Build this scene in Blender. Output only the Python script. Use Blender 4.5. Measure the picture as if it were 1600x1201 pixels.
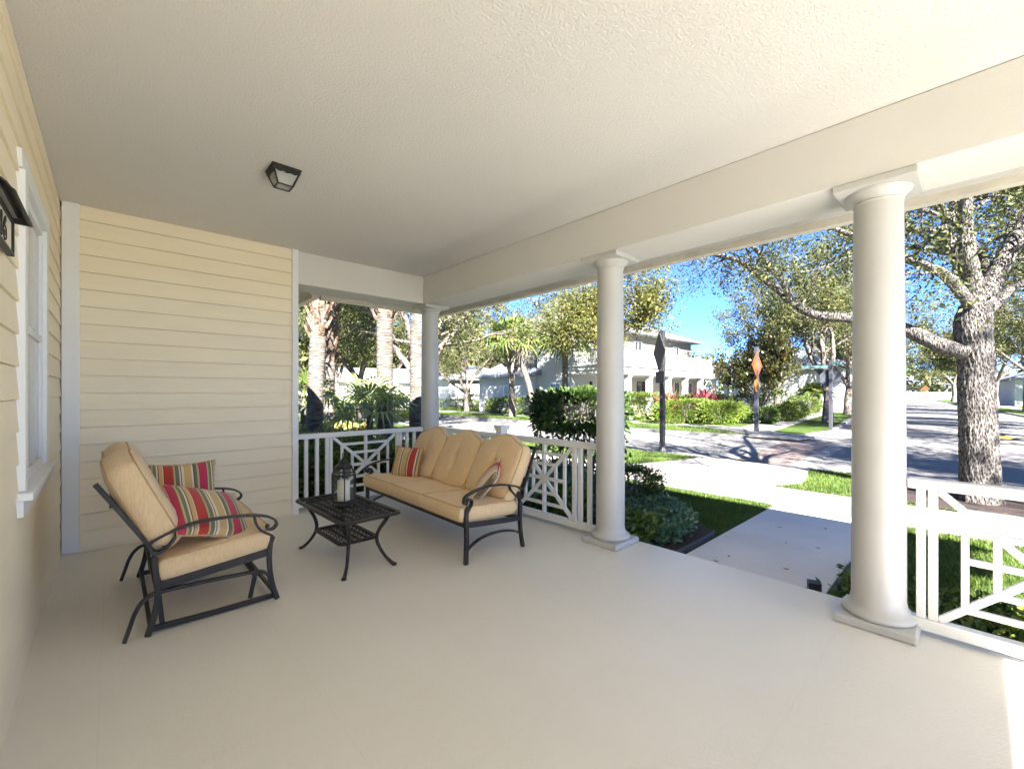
import bpy, math, random
import numpy as np
from mathutils import Vector, Matrix

for _o in list(bpy.data.objects):
    bpy.data.objects.remove(_o)
scene = bpy.context.scene
COL = scene.collection
PI = math.pi
R = math.radians

# ------------------------------------------------------------------ camera
CAMH = 1.40
cam_d = bpy.data.cameras.new('camera')
cam_d.sensor_width = 36.0
cam_d.lens = 36.0 * 676 / 1600
cam_d.shift_y = 0.0078
cam_d.clip_start = 0.02
cam_d.clip_end = 2000
cam = bpy.data.objects.new('camera', cam_d)
cam.location = (0, 0, CAMH)
cam.rotation_euler = (R(90), 0, R(-42.8))
COL.objects.link(cam)
scene.camera = cam
scene.render.resolution_x = 1024
scene.render.resolution_y = 768

# ------------------------------------------------------------------ light
SUN_EL = R(34.6)
SUN_AZ = R(30.3)        # light travels towards +Y, turned this far to +X
travel = Vector((math.sin(SUN_AZ) * math.cos(SUN_EL), math.cos(SUN_AZ) * math.cos(SUN_EL), -math.sin(SUN_EL)))
sd = bpy.data.lights.new('sun', 'SUN')
sd.energy = 4.4
sd.angle = R(0.53)
sd.color = (1.0, 0.96, 0.91)
so = bpy.data.objects.new('sun', sd)
so.rotation_euler = travel.to_track_quat('-Z', 'Y').to_euler()
COL.objects.link(so)
world = bpy.data.worlds.new('World')
scene.world = world
world.use_nodes = True
wn = world.node_tree
bg = wn.nodes['Background']
sky = wn.nodes.new('ShaderNodeTexSky')
sky.sky_type = 'NISHITA'
sky.sun_disc = False
sky.sun_elevation = SUN_EL
sky.sun_rotation = math.atan2(-travel.x, -travel.y)
sky.ozone_density = 9.0
sky.air_density = 0.37
sky.dust_density = 0.0
wn.links.new(sky.outputs[0], bg.inputs[0])
bg.inputs[1].default_value = 0.058
scene.view_settings.view_transform = 'Standard'
scene.view_settings.look = 'None'
scene.view_settings.exposure = 3.46
scene.view_settings.gamma = 1.0
try:
    scene.cycles.max_bounces = 12
    scene.cycles.diffuse_bounces = 8
    scene.cycles.transparent_max_bounces = 8
except Exception:
    pass

# ------------------------------------------------------------------ helpers
FX, FY, RX, RY = 0.6794, 0.7337, 0.7337, -0.6794
def ray(px):
    s = (px - 800) / 676
    return FX + s * RX, FY + s * RY
def at(px, py, z=-0.15):
    """point of the ground plane z that the photograph shows at px, py"""
    t = 676 * (CAMH - z) / (py - 613)
    d = ray(px)
    return Vector((d[0] * t, d[1] * t, z))
def deep(px, d, z=-0.15):
    """ground point in the direction px at distance d"""
    r = ray(px)
    return Vector((r[0] * d, r[1] * d, z))
def dpt(px, py, d):
    """point at depth d"""
    r = ray(px)
    return Vector((r[0] * d, r[1] * d, CAMH - (py - 613) / 676 * d))

def tag(o, label=None, cat=None, group=None, kind=None):
    if label: o['label'] = label
    if cat: o['category'] = cat
    if group: o['group'] = group
    if kind: o['kind'] = kind
    return o
def thing(name, label, cat, loc=(0, 0, 0), rz=0.0, group=None):
    o = bpy.data.objects.new(name, None)
    o.empty_display_size = 0.1
    COL.objects.link(o)
    o.location = loc
    o.rotation_euler = (0, 0, rz)
    return tag(o, label, cat, group)
def copy_tree(o, label=None, loc=None, rz=None, scale=None, parent=None):
    kids = [c for c in bpy.data.objects if c.parent == o]
    c = o.copy()
    COL.objects.link(c)
    c.parent = parent
    if label: c['label'] = label
    if loc is not None: c.location = loc
    if rz is not None: c.rotation_euler = (0, 0, rz)
    if scale is not None: c.scale = (scale, scale, scale) if not hasattr(scale, '__len__') else scale
    for k in kids:
        copy_tree(k, parent=c)
    return c

class MB:
    """collects shapes; build() links them as one mesh object"""
    def __init__(s):
        s.v = []; s.f = []
    def add(s, vs, fs):
        n = len(s.v)
        s.v.extend([tuple(p) for p in vs])
        s.f.extend([tuple(i + n for i in f) for f in fs])
        return s
    def box(s, x0, x1, y0, y1, z0, z1, m=None):
        vs = [Vector((x, y, z)) for z in (z0, z1) for y in (y0, y1) for x in (x0, x1)]
        if m is not None: vs = [m @ v for v in vs]
        return s.add(vs, [(0, 2, 3, 1), (4, 5, 7, 6), (0, 1, 5, 4), (2, 6, 7, 3), (0, 4, 6, 2), (1, 3, 7, 5)])
    def bar(s, a, b, w, h, up=(0, 0, 1)):
        """rectangular bar from a to b, w across, h along up"""
        return s.sweep([a, b], w, h, up)
    def sweep(s, pts, w, h, up=(0, 0, 1), closed=False, prof=None):
        pts = [Vector(p) for p in pts]
        up = Vector(up).normalized()
        if prof is None:
            prof = [(-w / 2, -h / 2), (w / 2, -h / 2), (w / 2, h / 2), (-w / 2, h / 2)]
        k = len(prof); n = len(pts); vs = []
        for i, p in enumerate(pts):
            if closed:
                t = pts[(i + 1) % n] - pts[i - 1]
            else:
                t = pts[min(i + 1, n - 1)] - pts[max(i - 1, 0)]
            if t.length < 1e-9: t = Vector((1, 0, 0))
            t.normalize()
            side = t.cross(up)
            if side.length < 1e-4: side = t.cross(Vector((1, 0, 0.1)))
            side.normalize()
            u = side.cross(t).normalized()
            for a, b in prof:
                vs.append(p + side * a + u * b)
        fs = []
        for i in range(n if closed else n - 1):
            j = (i + 1) % n
            for q in range(k):
                r = (q + 1) % k
                fs.append((i * k + q, i * k + r, j * k + r, j * k + q))
        if not closed:
            fs.append(tuple(range(k - 1, -1, -1)))
            fs.append(tuple((n - 1) * k + q for q in range(k)))
        return s.add(vs, fs)
    def tube(s, pts, r, n=8, cap=True):
        pts = [Vector(p) for p in pts]
        m = len(pts)
        if not hasattr(r, '__len__'): r = [r] * m
        vs = []; prev = None
        for i, p in enumerate(pts):
            t = pts[min(i + 1, m - 1)] - pts[max(i - 1, 0)]
            if t.length < 1e-9: t = Vector((0, 0, 1))
            t.normalize()
            if prev is None:
                a = t.orthogonal().normalized()
            else:
                a = prev - t * prev.dot(t)
                a = a.normalized() if a.length > 1e-6 else t.orthogonal().normalized()
            prev = a
            b = t.cross(a)
            for q in range(n):
                th = 2 * PI * q / n
                vs.append(p + (a * math.cos(th) + b * math.sin(th)) * r[i])
        fs = []
        for i in range(m - 1):
            for q in range(n):
                w = (q + 1) % n
                fs.append((i * n + q, i * n + w, (i + 1) * n + w, (i + 1) * n + q))
        if cap:
            fs.append(tuple(range(n - 1, -1, -1)))
            fs.append(tuple((m - 1) * n + q for q in range(n)))
        return s.add(vs, fs)
    def lathe(s, prof, c=(0, 0, 0), n=32, start=0.0):
        vs = []
        for r, z in prof:
            for q in range(n):
                th = start + 2 * PI * q / n
                vs.append((c[0] + r * math.cos(th), c[1] + r * math.sin(th), c[2] + z))
        m = len(prof); fs = []
        for i in range(m - 1):
            for q in range(n):
                w = (q + 1) % n
                fs.append((i * n + q, i * n + w, (i + 1) * n + w, (i + 1) * n + q))
        fs.append(tuple(range(n - 1, -1, -1)))
        fs.append(tuple((m - 1) * n + q for q in range(n)))
        return s.add(vs, fs)
    def slab(s, poly, z0, z1):
        """polygon (x, y) extruded from z0 to z1"""
        n = len(poly)
        vs = [(p[0], p[1], z0) for p in poly] + [(p[0], p[1], z1) for p in poly]
        fs = [tuple(range(n - 1, -1, -1)), tuple(range(n, 2 * n))]
        fs += [(i, (i + 1) % n, n + (i + 1) % n, n + i) for i in range(n)]
        return s.add(vs, fs)
    def build(s, name, mat, parent=None, smooth=False, bevel=0.0, seg=2, autos=None):
        me = bpy.data.meshes.new(name)
        me.from_pydata(s.v, [], s.f)
        me.materials.append(mat)
        me.update()
        if smooth:
            me.polygons.foreach_set('use_smooth', [True] * len(me.polygons))
        o = bpy.data.objects.new(name, me)
        COL.objects.link(o)
        o.parent = parent
        if smooth and autos:
            try: me.set_sharp_from_angle(angle=R(autos))
            except Exception: pass
        if bevel > 0:
            b = o.modifiers.new('bevel', 'BEVEL')
            b.width = bevel; b.segments = seg; b.limit_method = 'ANGLE'; b.angle_limit = R(40)
        return o

def np_mesh(name, verts, quads, mat, parent=None, smooth=False):
    me = bpy.data.meshes.new(name)
    nv = len(verts); nf = len(quads); k = quads.shape[1]
    me.vertices.add(nv)
    me.vertices.foreach_set('co', verts.astype(np.float32).ravel())
    me.loops.add(nf * k)
    me.loops.foreach_set('vertex_index', quads.astype(np.int32).ravel())
    me.polygons.add(nf)
    me.polygons.foreach_set('loop_start', np.arange(0, nf * k, k, dtype=np.int32))
    me.polygons.foreach_set('loop_total', np.full(nf, k, dtype=np.int32))
    if smooth: me.polygons.foreach_set('use_smooth', np.ones(nf, dtype=bool))
    me.update(calc_edges=True)
    me.materials.append(mat)
    o = bpy.data.objects.new(name, me)
    COL.objects.link(o)
    o.parent = parent
    return o

def leaf_arrays(c, size, rng, elong=2.0, flat=0.0, size_var=0.35, dirs=None, droop=0.0):
    """rhombic leaves folded a little along the midrib: 4 verts, one quad each"""
    n = len(c)
    if dirs is None:
        d = rng.normal(size=(n, 3))
        d[:, 2] *= (1 - flat)
        d[:, 2] -= droop
    else:
        d = dirs + rng.normal(size=(n, 3)) * 0.25
    d /= np.linalg.norm(d, axis=1, keepdims=True) + 1e-9
    a = rng.normal(size=(n, 3))
    if flat > 0:
        a = np.cross(d, np.array([0, 0, 1.0]) + rng.normal(size=(n, 3)) * (1 - flat))
    s = np.cross(d, a) if flat <= 0 else a
    s /= np.linalg.norm(s, axis=1, keepdims=True) + 1e-9
    L = size * (1 + rng.uniform(-size_var, size_var, size=(n, 1)))
    W = L / elong
    nrm = np.cross(d, s)
    p0 = c
    p1 = c + d * L * 0.5 + s * W * 0.5 + nrm * W * 0.12
    p2 = c + d * L
    p3 = c + d * L * 0.5 - s * W * 0.5 + nrm * W * 0.12
    v = np.stack([p0, p1, p2, p3], axis=1).reshape(-1, 3)
    f = np.arange(n * 4).reshape(-1, 4)
    return v, f

# ------------------------------------------------------------------ materials
def lin(c):
    return tuple(((x / 12.92) if x <= 0.04045 else ((x + 0.055) / 1.055) ** 2.4) for x in c)
def newmat(name):
    m = bpy.data.materials.new(name)
    m.use_nodes = True
    nt = m.node_tree
    b = nt.nodes['Principled BSDF']
    return m, nt, b
def N(nt, t, **kw):
    n = nt.nodes.new(t)
    for k, v in kw.items():
        setattr(n, k, v)
    return n
def coords(nt, scale=(1, 1, 1), kind='Object', rot=(0, 0, 0)):
    tc = N(nt, 'ShaderNodeTexCoord')
    mp = N(nt, 'ShaderNodeMapping')
    mp.inputs['Scale'].default_value = scale
    mp.inputs['Rotation'].default_value = rot
    nt.links.new(tc.outputs[kind], mp.inputs[0])
    return mp.outputs[0]
def noise(nt, vec, scale, detail=3, rough=0.55, dist=0.0):
    n = N(nt, 'ShaderNodeTexNoise')
    n.inputs['Scale'].default_value = scale
    n.inputs['Detail'].default_value = detail
    n.inputs['Roughness'].default_value = rough
    n.inputs['Distortion'].default_value = dist
    nt.links.new(vec, n.inputs['Vector'])
    return n.outputs['Fac']
def ramp(nt, fac, stops, interp='LINEAR'):
    r = N(nt, 'ShaderNodeValToRGB')
    r.color_ramp.interpolation = interp
    el = r.color_ramp.elements
    while len(el) < len(stops): el.new(0.5)
    for e, (p, c) in zip(el, stops):
        e.position = p
        e.color = (c[0], c[1], c[2], 1)
    nt.links.new(fac, r.inputs[0])
    return r.outputs[0]
def bump(nt, b, h, strength=0.3, dist=0.01):
    n = N(nt, 'ShaderNodeBump')
    n.inputs['Strength'].default_value = strength
    n.inputs['Distance'].default_value = dist
    nt.links.new(h, n.inputs['Height'])
    nt.links.new(n.outputs[0], b.inputs['Normal'])
    return n
def sc(c, k):
    return (min(c[0] * k, 1), min(c[1] * k, 1), min(c[2] * k, 1))
def plain(name, col, rough=0.6, var=0.08, nscale=3.0, bscale=0, bstr=0.15, bdist=0.004, metal=0.0, spec=0.5, vec=(1, 1, 1), bdetail=3, kind='Object'):
    m, nt, b = newmat(name)
    v = coords(nt, vec, kind)
    f = noise(nt, v, nscale, 4)
    nt.links.new(ramp(nt, f, [(0.3, sc(col, 1 - var)), (0.7, sc(col, 1 + var))]), b.inputs['Base Color'])
    b.inputs['Roughness'].default_value = rough
    b.inputs['Metallic'].default_value = metal
    b.inputs['Specular IOR Level'].default_value = spec
    if bscale:
        bump(nt, b, noise(nt, v, bscale, bdetail), bstr, bdist)
    return m
def leafmat(name, cols, rough=0.5, trans=0.35, spec=0.4):
    m, nt, b = newmat(name)
    g = N(nt, 'ShaderNodeNewGeometry')
    st = [(i / max(1, len(cols) - 1), c) for i, c in enumerate(cols)]
    c = ramp(nt, g.outputs['Random Per Island'], st)
    # slow drift of tone through the crown
    v = coords(nt, (1, 1, 1))
    f = noise(nt, v, 0.9, 2)
    mx = N(nt, 'ShaderNodeMixRGB'); mx.blend_type = 'MULTIPLY'; mx.inputs[0].default_value = 1
    nt.links.new(c, mx.inputs[1])
    nt.links.new(ramp(nt, f, [(0.35, (0.72, 0.76, 0.7)), (0.65, (1.25, 1.2, 1.1))]), mx.inputs[2])
    nt.links.new(mx.outputs[0], b.inputs['Base Color'])
    b.inputs['Roughness'].default_value = rough
    b.inputs['Specular IOR Level'].default_value = spec
    out = nt.nodes['Material Output']
    tr = N(nt, 'ShaderNodeBsdfTranslucent')
    nt.links.new(mx.outputs[0], tr.inputs[0])
    ms = N(nt, 'ShaderNodeMixShader'); ms.inputs[0].default_value = trans
    nt.links.new(b.outputs[0], ms.inputs[1]); nt.links.new(tr.outputs[0], ms.inputs[2])
    nt.links.new(ms.outputs[0], out.inputs[0])
    return m

M = {}
M['siding'] = plain('siding_paint', (0.86, 0.765, 0.575), 0.55, 0.03, 1.5, 60, 0.12, 0.002, vec=(1, 1, 6))
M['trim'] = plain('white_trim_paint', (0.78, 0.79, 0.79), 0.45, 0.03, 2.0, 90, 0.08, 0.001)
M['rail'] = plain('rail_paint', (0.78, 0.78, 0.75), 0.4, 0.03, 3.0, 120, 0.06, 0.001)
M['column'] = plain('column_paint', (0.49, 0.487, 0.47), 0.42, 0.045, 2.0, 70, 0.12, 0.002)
M['stucco'] = plain('stucco_beam', (0.64, 0.63, 0.605), 0.8, 0.03, 1.5, 150, 0.35, 0.004, bdetail=4)
M['ceiling'] = plain('ceiling_knockdown', (0.64, 0.628, 0.605), 0.8, 0.03, 0.8, 80, 0.8, 0.008, bdetail=4)
M['gutter'] = plain('gutter_paint', (0.62, 0.58, 0.50), 0.45, 0.12, 6.0, 0)
M['iron'] = plain('wrought_iron', (0.017, 0.013, 0.011), 0.5, 0.3, 12, 220, 0.2, 0.001, spec=0.55)
M['black'] = plain('black_metal', (0.02, 0.019, 0.018), 0.5, 0.2, 10, 90, 0.1, 0.001)
M['concrete'] = plain('sidewalk_concrete', (0.28, 0.26, 0.235), 0.85, 0.10, 2.2, 90, 0.3, 0.003, bdetail=5)
M['walk'] = plain('walkway_concrete', (0.68, 0.64, 0.59), 0.8, 0.08, 1.6, 110, 0.25, 0.003, bdetail=5)
M['added_bounce_slab'] = plain('bounce_slab_concrete', (0.42, 0.40, 0.375), 0.85, 0.06, 1.5, 80, 0.2, 0.003)  # pale tone for the added slab that throws light into the porch
M['kerb'] = plain('kerb_concrete', (0.20, 0.19, 0.18), 0.85, 0.1, 3, 60, 0.3, 0.003)
M['mulch'] = plain('bark_mulch', (0.032, 0.018, 0.015), 0.95, 0.6, 40, 60, 1.0, 0.03)
M['soil'] = plain('planting_soil', (0.05, 0.035, 0.026), 0.95, 0.5, 30, 50, 1.0, 0.02)
M['bark'] = None
M['candle'] = plain('candle_wax', (0.82, 0.76, 0.62), 0.5, 0.03, 6)
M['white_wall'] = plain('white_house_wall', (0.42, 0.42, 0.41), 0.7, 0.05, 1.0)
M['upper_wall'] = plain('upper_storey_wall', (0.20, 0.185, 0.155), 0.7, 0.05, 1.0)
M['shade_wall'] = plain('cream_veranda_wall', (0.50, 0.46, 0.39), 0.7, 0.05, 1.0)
M['slate'] = plain('pale_roof_tile', (0.17, 0.185, 0.215), 0.7, 0.15, 2.0, 12, 0.5, 0.03, vec=(1, 1, 3))
M['roof_porch'] = plain('porch_roof_shingle', (0.25, 0.24, 0.22), 0.8, 0.15, 4, 20, 0.5, 0.01)
M['red_plastic'] = plain('red_plastic', (0.45, 0.03, 0.03), 0.5, 0.1, 3)
M['teal'] = plain('street_sign_green', (0.02, 0.075, 0.07), 0.5, 0.1, 3)
M['sign_back'] = plain('sign_back_grey', (0.045, 0.048, 0.06), 0.5, 0.1, 3, metal=0.2)
M['orange'] = plain('sign_orange', (0.26, 0.055, 0.012), 0.5, 0.08, 3)
M['yellow'] = plain('sign_yellow', (0.30, 0.10, 0.012), 0.5, 0.08, 3)
M['post'] = plain('post_charcoal', (0.020, 0.020, 0.022), 0.6, 0.2, 6)
M['post_grey'] = plain('post_grey', (0.045, 0.045, 0.055), 0.6, 0.2, 6)
M['purple_leaf'] = leafmat('cordyline_leaf', [(0.20, 0.03, 0.06), (0.35, 0.06, 0.12), (0.25, 0.10, 0.05), (0.12, 0.10, 0.04)], 0.4, 0.3)
M['tyre'] = plain('tyre_rubber', (0.02, 0.02, 0.02), 0.8, 0.1, 5)
M['rim'] = plain('wheel_rim', (0.45, 0.45, 0.46), 0.3, 0.05, 5, metal=0.8)
M['car_dark'] = plain('car_paint_dark_blue', (0.03, 0.045, 0.08), 0.25, 0.03, 2)
M['car_white'] = plain('car_paint_white', (0.6, 0.6, 0.62), 0.25, 0.03, 2)
M['terracotta'] = plain('terracotta', (0.30, 0.09, 0.05), 0.8, 0.1, 6)
M['edging'] = plain('landscape_edging', (0.035, 0.038, 0.045), 0.6, 0.2, 6)

def glass(name, col=(0.9, 0.93, 0.92), rough=0.02, alpha=0.25):
    m, nt, b = newmat(name)
    out = nt.nodes['Material Output']
    t = N(nt, 'ShaderNodeBsdfTransparent'); t.inputs[0].default_value = (*col, 1)
    b.inputs['Base Color'].default_value = (0.5, 0.51, 0.48, 1)
    b.inputs['Roughness'].default_value = rough
    ms = N(nt, 'ShaderNodeMixShader'); ms.inputs[0].default_value = alpha
    nt.links.new(t.outputs[0], ms.inputs[1]); nt.links.new(b.outputs[0], ms.inputs[2])
    nt.links.new(ms.outputs[0], out.inputs[0])
    return m
M['glass'] = glass('lantern_glass', alpha=0.10)
M['frost'] = glass('seeded_glass', (0.8, 0.8, 0.74), 0.25, 0.55)
m, nt, b = newmat('window_glass')
b.inputs['Base Color'].default_value = (0.03, 0.035, 0.04, 1); b.inputs['Roughness'].default_value = 0.06
M['pane'] = m
m, nt, b = newmat('interior_window_glass')
b.inputs['Base Color'].default_value = (0.45, 0.47, 0.48, 1); b.inputs['Roughness'].default_value = 0.12
M['pane_light'] = m

# porch floor: painted textured concrete with faint score joints
m, nt, b = newmat('porch_floor_paint')
v = coords(nt)
f1 = noise(nt, v, 1.1, 4)
base = ramp(nt, f1, [(0.3, (0.76, 0.735, 0.66)), (0.7, (0.80, 0.775, 0.71))])
sep = N(nt, 'ShaderNodeSeparateXYZ'); nt.links.new(v, sep.inputs[0])
def joint(out, period, off):
    a = N(nt, 'ShaderNodeMath', operation='ADD'); a.inputs[1].default_value = off
    nt.links.new(out, a.inputs[0])
    w = N(nt, 'ShaderNodeMath', operation='PINGPONG'); w.inputs[1].default_value = period / 2
    nt.links.new(a.outputs[0], w.inputs[0])
    l = N(nt, 'ShaderNodeMath', operation='LESS_THAN'); l.inputs[1].default_value = 0.0022
    nt.links.new(w.outputs[0], l.inputs[0])
    return l.outputs[0]
jx = joint(sep.outputs[0], 0.75, 0.04); jy = joint(sep.outputs[1], 0.72, -0.57)
mxj = N(nt, 'ShaderNodeMath', operation='MAXIMUM'); nt.links.new(jx, mxj.inputs[0]); nt.links.new(jy, mxj.inputs[1])
mr = N(nt, 'ShaderNodeMixRGB'); mr.blend_type = 'MULTIPLY'
nt.links.new(base, mr.inputs[1]); mr.inputs[2].default_value = (0.965, 0.96, 0.945, 1); nt.links.new(mxj.outputs[0], mr.inputs[0])
sc1 = ramp(nt, noise(nt, coords(nt, (1, 1.6, 1), rot=(0, 0, .5)), 5.5, 7, 0.72, 0.8), [(0.25, (0.985, 0.98, 0.975)), (0.75, (1, 1, 1))])
sc2 = ramp(nt, noise(nt, v, 26, 6, 0.8), [(0.24, (0.94, 0.93, 0.91)), (0.34, (1, 1, 1))])
last = mr.outputs[0]
for q in (sc1, sc2):
    mm_ = N(nt, 'ShaderNodeMixRGB'); mm_.blend_type = 'MULTIPLY'; mm_.inputs[0].default_value = 1
    nt.links.new(last, mm_.inputs[1]); nt.links.new(q, mm_.inputs[2]); last = mm_.outputs[0]
nt.links.new(last, b.inputs['Base Color'])
nt.links.new(ramp(nt, noise(nt, v, 2.2, 5, 0.65), [(0.2, (0.26,) * 3), (0.8, (0.36,) * 3)]), b.inputs['Roughness'])
b.inputs['Specular IOR Level'].default_value = 0.5
hs = N(nt, 'ShaderNodeMath', operation='SUBTRACT'); nt.links.new(noise(nt, v, 62, 4, 0.62), hs.inputs[0])
hm = N(nt, 'ShaderNodeMath', operation='MULTIPLY'); nt.links.new(mxj.outputs[0], hm.inputs[0]); hm.inputs[1].default_value = 0.3
nt.links.new(hm.outputs[0], hs.inputs[1])
bump(nt, b, hs.outputs[0], 0.7, 0.007)
M['floor'] = m

# cushion fabric with slubs
def fabric(name, c1, c2, vec):
    m, nt, b = newmat(name)
    v = coords(nt, vec)
    f = noise(nt, v, 30, 4, 0.6)
    nt.links.new(ramp(nt, f, [(0.3, c1), (0.7, c2)]), b.inputs['Base Color'])
    b.inputs['Roughness'].default_value = 0.9
    b.inputs['Sheen Weight'].default_value = 0.15
    b.inputs['Specular IOR Level'].default_value = 0.15
    bump(nt, b, noise(nt, coords(nt), 260, 2), 0.25, 0.001)
    return m
M['tan_v'] = fabric('tan_fabric', (0.66, 0.48, 0.275), (0.78, 0.59, 0.36), (4, 4, 0.5))
M['piping'] = plain('tan_piping', (0.52, 0.35, 0.185), 0.9, 0.1, 20)

# striped pillows, stripes across the local x
def stripes(name, cols, period):
    m, nt, b = newmat(name)
    v = coords(nt)
    sp = N(nt, 'ShaderNodeSeparateXYZ'); nt.links.new(v, sp.inputs[0])
    a = N(nt, 'ShaderNodeMath', operation='DIVIDE'); a.inputs[1].default_value = period
    nt.links.new(sp.outputs[0], a.inputs[0])
    a2 = N(nt, 'ShaderNodeMath', operation='ADD'); a2.inputs[1].default_value = 20.37
    nt.links.new(a.outputs[0], a2.inputs[0])
    fr = N(nt, 'ShaderNodeMath', operation='FRACT'); nt.links.new(a2.outputs[0], fr.inputs[0])
    nt.links.new(ramp(nt, fr.outputs[0], cols, 'CONSTANT'), b.inputs['Base Color'])
    b.inputs['Roughness'].default_value = 0.85
    b.inputs['Sheen Weight'].default_value = 0.2
    bump(nt, b, noise(nt, v, 300, 2), 0.2, 0.001)
    return m
RED = (0.42, 0.035, 0.025); PINK = (0.45, 0.03, 0.08); GOLD = (0.55, 0.36, 0.15); CRM = (0.68, 0.58, 0.42); GRN = (0.16, 0.16, 0.09); DK = (0.07, 0.05, 0.05); OLV = (0.42, 0.40, 0.18)
M['stripe_a'] = stripes('stripe_red_gold', [(0, RED), (.17, OLV), (.20, GRN), (.27, CRM), (.30, DK), (.315, CRM), (.36, GOLD), (.50, CRM), (.53, DK), (.545, GRN), (.60, OLV), (.635, PINK), (.80, OLV), (.83, GRN), (.88, CRM), (.91, DK), (.925, GOLD), (.985, CRM)], 0.34)
M['stripe_c'] = stripes('stripe_cream_red', [(0, CRM), (.10, RED), (.13, CRM), (.20, RED), (.23, CRM), (.30, GRN), (.35, GOLD), (.45, RED), (.75, CRM), (.80, GRN), (.85, CRM)], 0.30)
M['stripe_b'] = stripes('stripe_gold_red', [(0, GOLD), (.18, CRM), (.22, GRN), (.27, CRM), (.30, GOLD), (.46, GRN), (.50, CRM), (.53, RED), (.72, CRM), (.76, GRN), (.80, GOLD), (.95, GRN)], 0.36)

# grass, roads
def grassmat(name, c1, c2, c3):
    m, nt, b = newmat(name)
    v = coords(nt)
    f = noise(nt, v, 2.5, 6, 0.7)
    f2 = noise(nt, v, 60, 3, 0.7)
    ad = N(nt, 'ShaderNodeMath', operation='ADD'); nt.links.new(f, ad.inputs[0]); nt.links.new(f2, ad.inputs[1])
    hv = N(nt, 'ShaderNodeMath', operation='MULTIPLY'); hv.inputs[1].default_value = 0.5; nt.links.new(ad.outputs[0], hv.inputs[0])
    nt.links.new(ramp(nt, hv.outputs[0], [(0.35, c1), (0.5, c2), (0.65, c3)]), b.inputs['Base Color'])
    b.inputs['Roughness'].default_value = 0.9
    b.inputs['Specular IOR Level'].default_value = 0.1
    bump(nt, b, f2, 0.8, 0.03)
    return m
M['lawn'] = grassmat('lawn_grass', (0.035, 0.062, 0.012), (0.058, 0.095, 0.02), (0.085, 0.125, 0.032))
M['blade'] = leafmat('grass_blade', [(0.05, 0.095, 0.018), (0.08, 0.14, 0.026), (0.115, 0.175, 0.04), (0.15, 0.18, 0.06)], 0.5, 0.35, 0.25)
m, nt, b = newmat('asphalt')
v = coords(nt)
f = noise(nt, v, 0.5, 5, 0.6); f2 = noise(nt, v, 130, 2)
c = ramp(nt, f, [(0.3, (0.155, 0.148, 0.143)), (0.7, (0.195, 0.187, 0.18))])
mx = N(nt, 'ShaderNodeMixRGB'); mx.blend_type = 'MULTIPLY'; mx.inputs[0].default_value = 1
nt.links.new(c, mx.inputs[1]); nt.links.new(ramp(nt, f2, [(0.3, (0.7,) * 3), (0.7, (1.3,) * 3)]), mx.inputs[2])
nt.links.new(mx.outputs[0], b.inputs['Base Color']); b.inputs['Roughness'].default_value = 0.9
bump(nt, b, f2, 0.4, 0.006)
M['asphalt'] = m
m, nt, b = newmat('brick_paving')
v = coords(nt, (1, 1, 1))
bk = N(nt, 'ShaderNodeTexBrick')
bk.inputs['Scale'].default_value = 5.0
bk.inputs['Color1'].default_value = (0.17, 0.125, 0.108, 1); bk.inputs['Color2'].default_value = (0.22, 0.17, 0.15, 1); bk.inputs['Mortar'].default_value = (0.16, 0.13, 0.12, 1)
bk.inputs['Mortar Size'].default_value = 0.02
nt.links.new(v, bk.inputs['Vector'])
nt.links.new(bk.outputs[0], b.inputs['Base Color']); b.inputs['Roughness'].default_value = 0.85
M['brick'] = m

def barkmat(name, c1, c2, c3, vec, scale, strength, dist):
    m, nt, b = newmat(name)
    v = coords(nt, vec)
    f = noise(nt, v, scale, 6, 0.65, 0.6)
    vo = N(nt, 'ShaderNodeTexVoronoi'); vo.inputs['Scale'].default_value = scale * 1.3; nt.links.new(v, vo.inputs['Vector'])
    ad = N(nt, 'ShaderNodeMath', operation='ADD'); nt.links.new(f, ad.inputs[0])
    mu = N(nt, 'ShaderNodeMath', operation='MULTIPLY'); mu.inputs[1].default_value = 0.7; nt.links.new(vo.outputs['Distance'], mu.inputs[0])
    nt.links.new(mu.outputs[0], ad.inputs[1])
    nt.links.new(ramp(nt, ad.outputs[0], [(0.5, c1), (0.8, c2), (1.0, c3)]), b.inputs['Base Color'])
    b.inputs['Roughness'].default_value = 0.95; b.inputs['Specular IOR Level'].default_value = 0.15
    bump(nt, b, ad.outputs[0], strength, dist)
    return m
M['bark'] = barkmat('oak_bark', (0.024, 0.021, 0.019), (0.095, 0.085, 0.077), (0.21, 0.19, 0.175), (3, 3, 1.1), 13, 1.0, 0.05)
M['bark_far'] = barkmat('far_bark', (0.05, 0.04, 0.032), (0.13, 0.105, 0.088), (0.20, 0.17, 0.145), (2, 2, 0.8), 4, 0.8, 0.05)
M['palm_bark'] = barkmat('palm_bark', (0.045, 0.034, 0.026), (0.105, 0.09, 0.076), (0.17, 0.15, 0.13), (1, 1, 9), 4, 0.9, 0.03)
M['palm_boot'] = barkmat('palm_boot', (0.05, 0.02, 0.01), (0.11, 0.07, 0.048), (0.17, 0.14, 0.11), (2, 2, 2), 6, 0.6, 0.02)
M['oak_leaf'] = leafmat('oak_leaf', [(0.020, 0.028, 0.010), (0.040, 0.055, 0.015), (0.065, 0.080, 0.020), (0.11, 0.105, 0.025)], 0.55, 0.30)
M['oak_leaf_far'] = leafmat('far_oak_leaf', [(0.04, 0.052, 0.015), (0.075, 0.09, 0.028), (0.11, 0.12, 0.04), (0.15, 0.145, 0.06)], 0.6, 0.35)
M['gold_leaf'] = leafmat('yellowing_oak_leaf', [(0.05, 0.06, 0.016), (0.10, 0.115, 0.025), (0.15, 0.15, 0.035), (0.20, 0.16, 0.045)], 0.6, 0.4)
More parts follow.
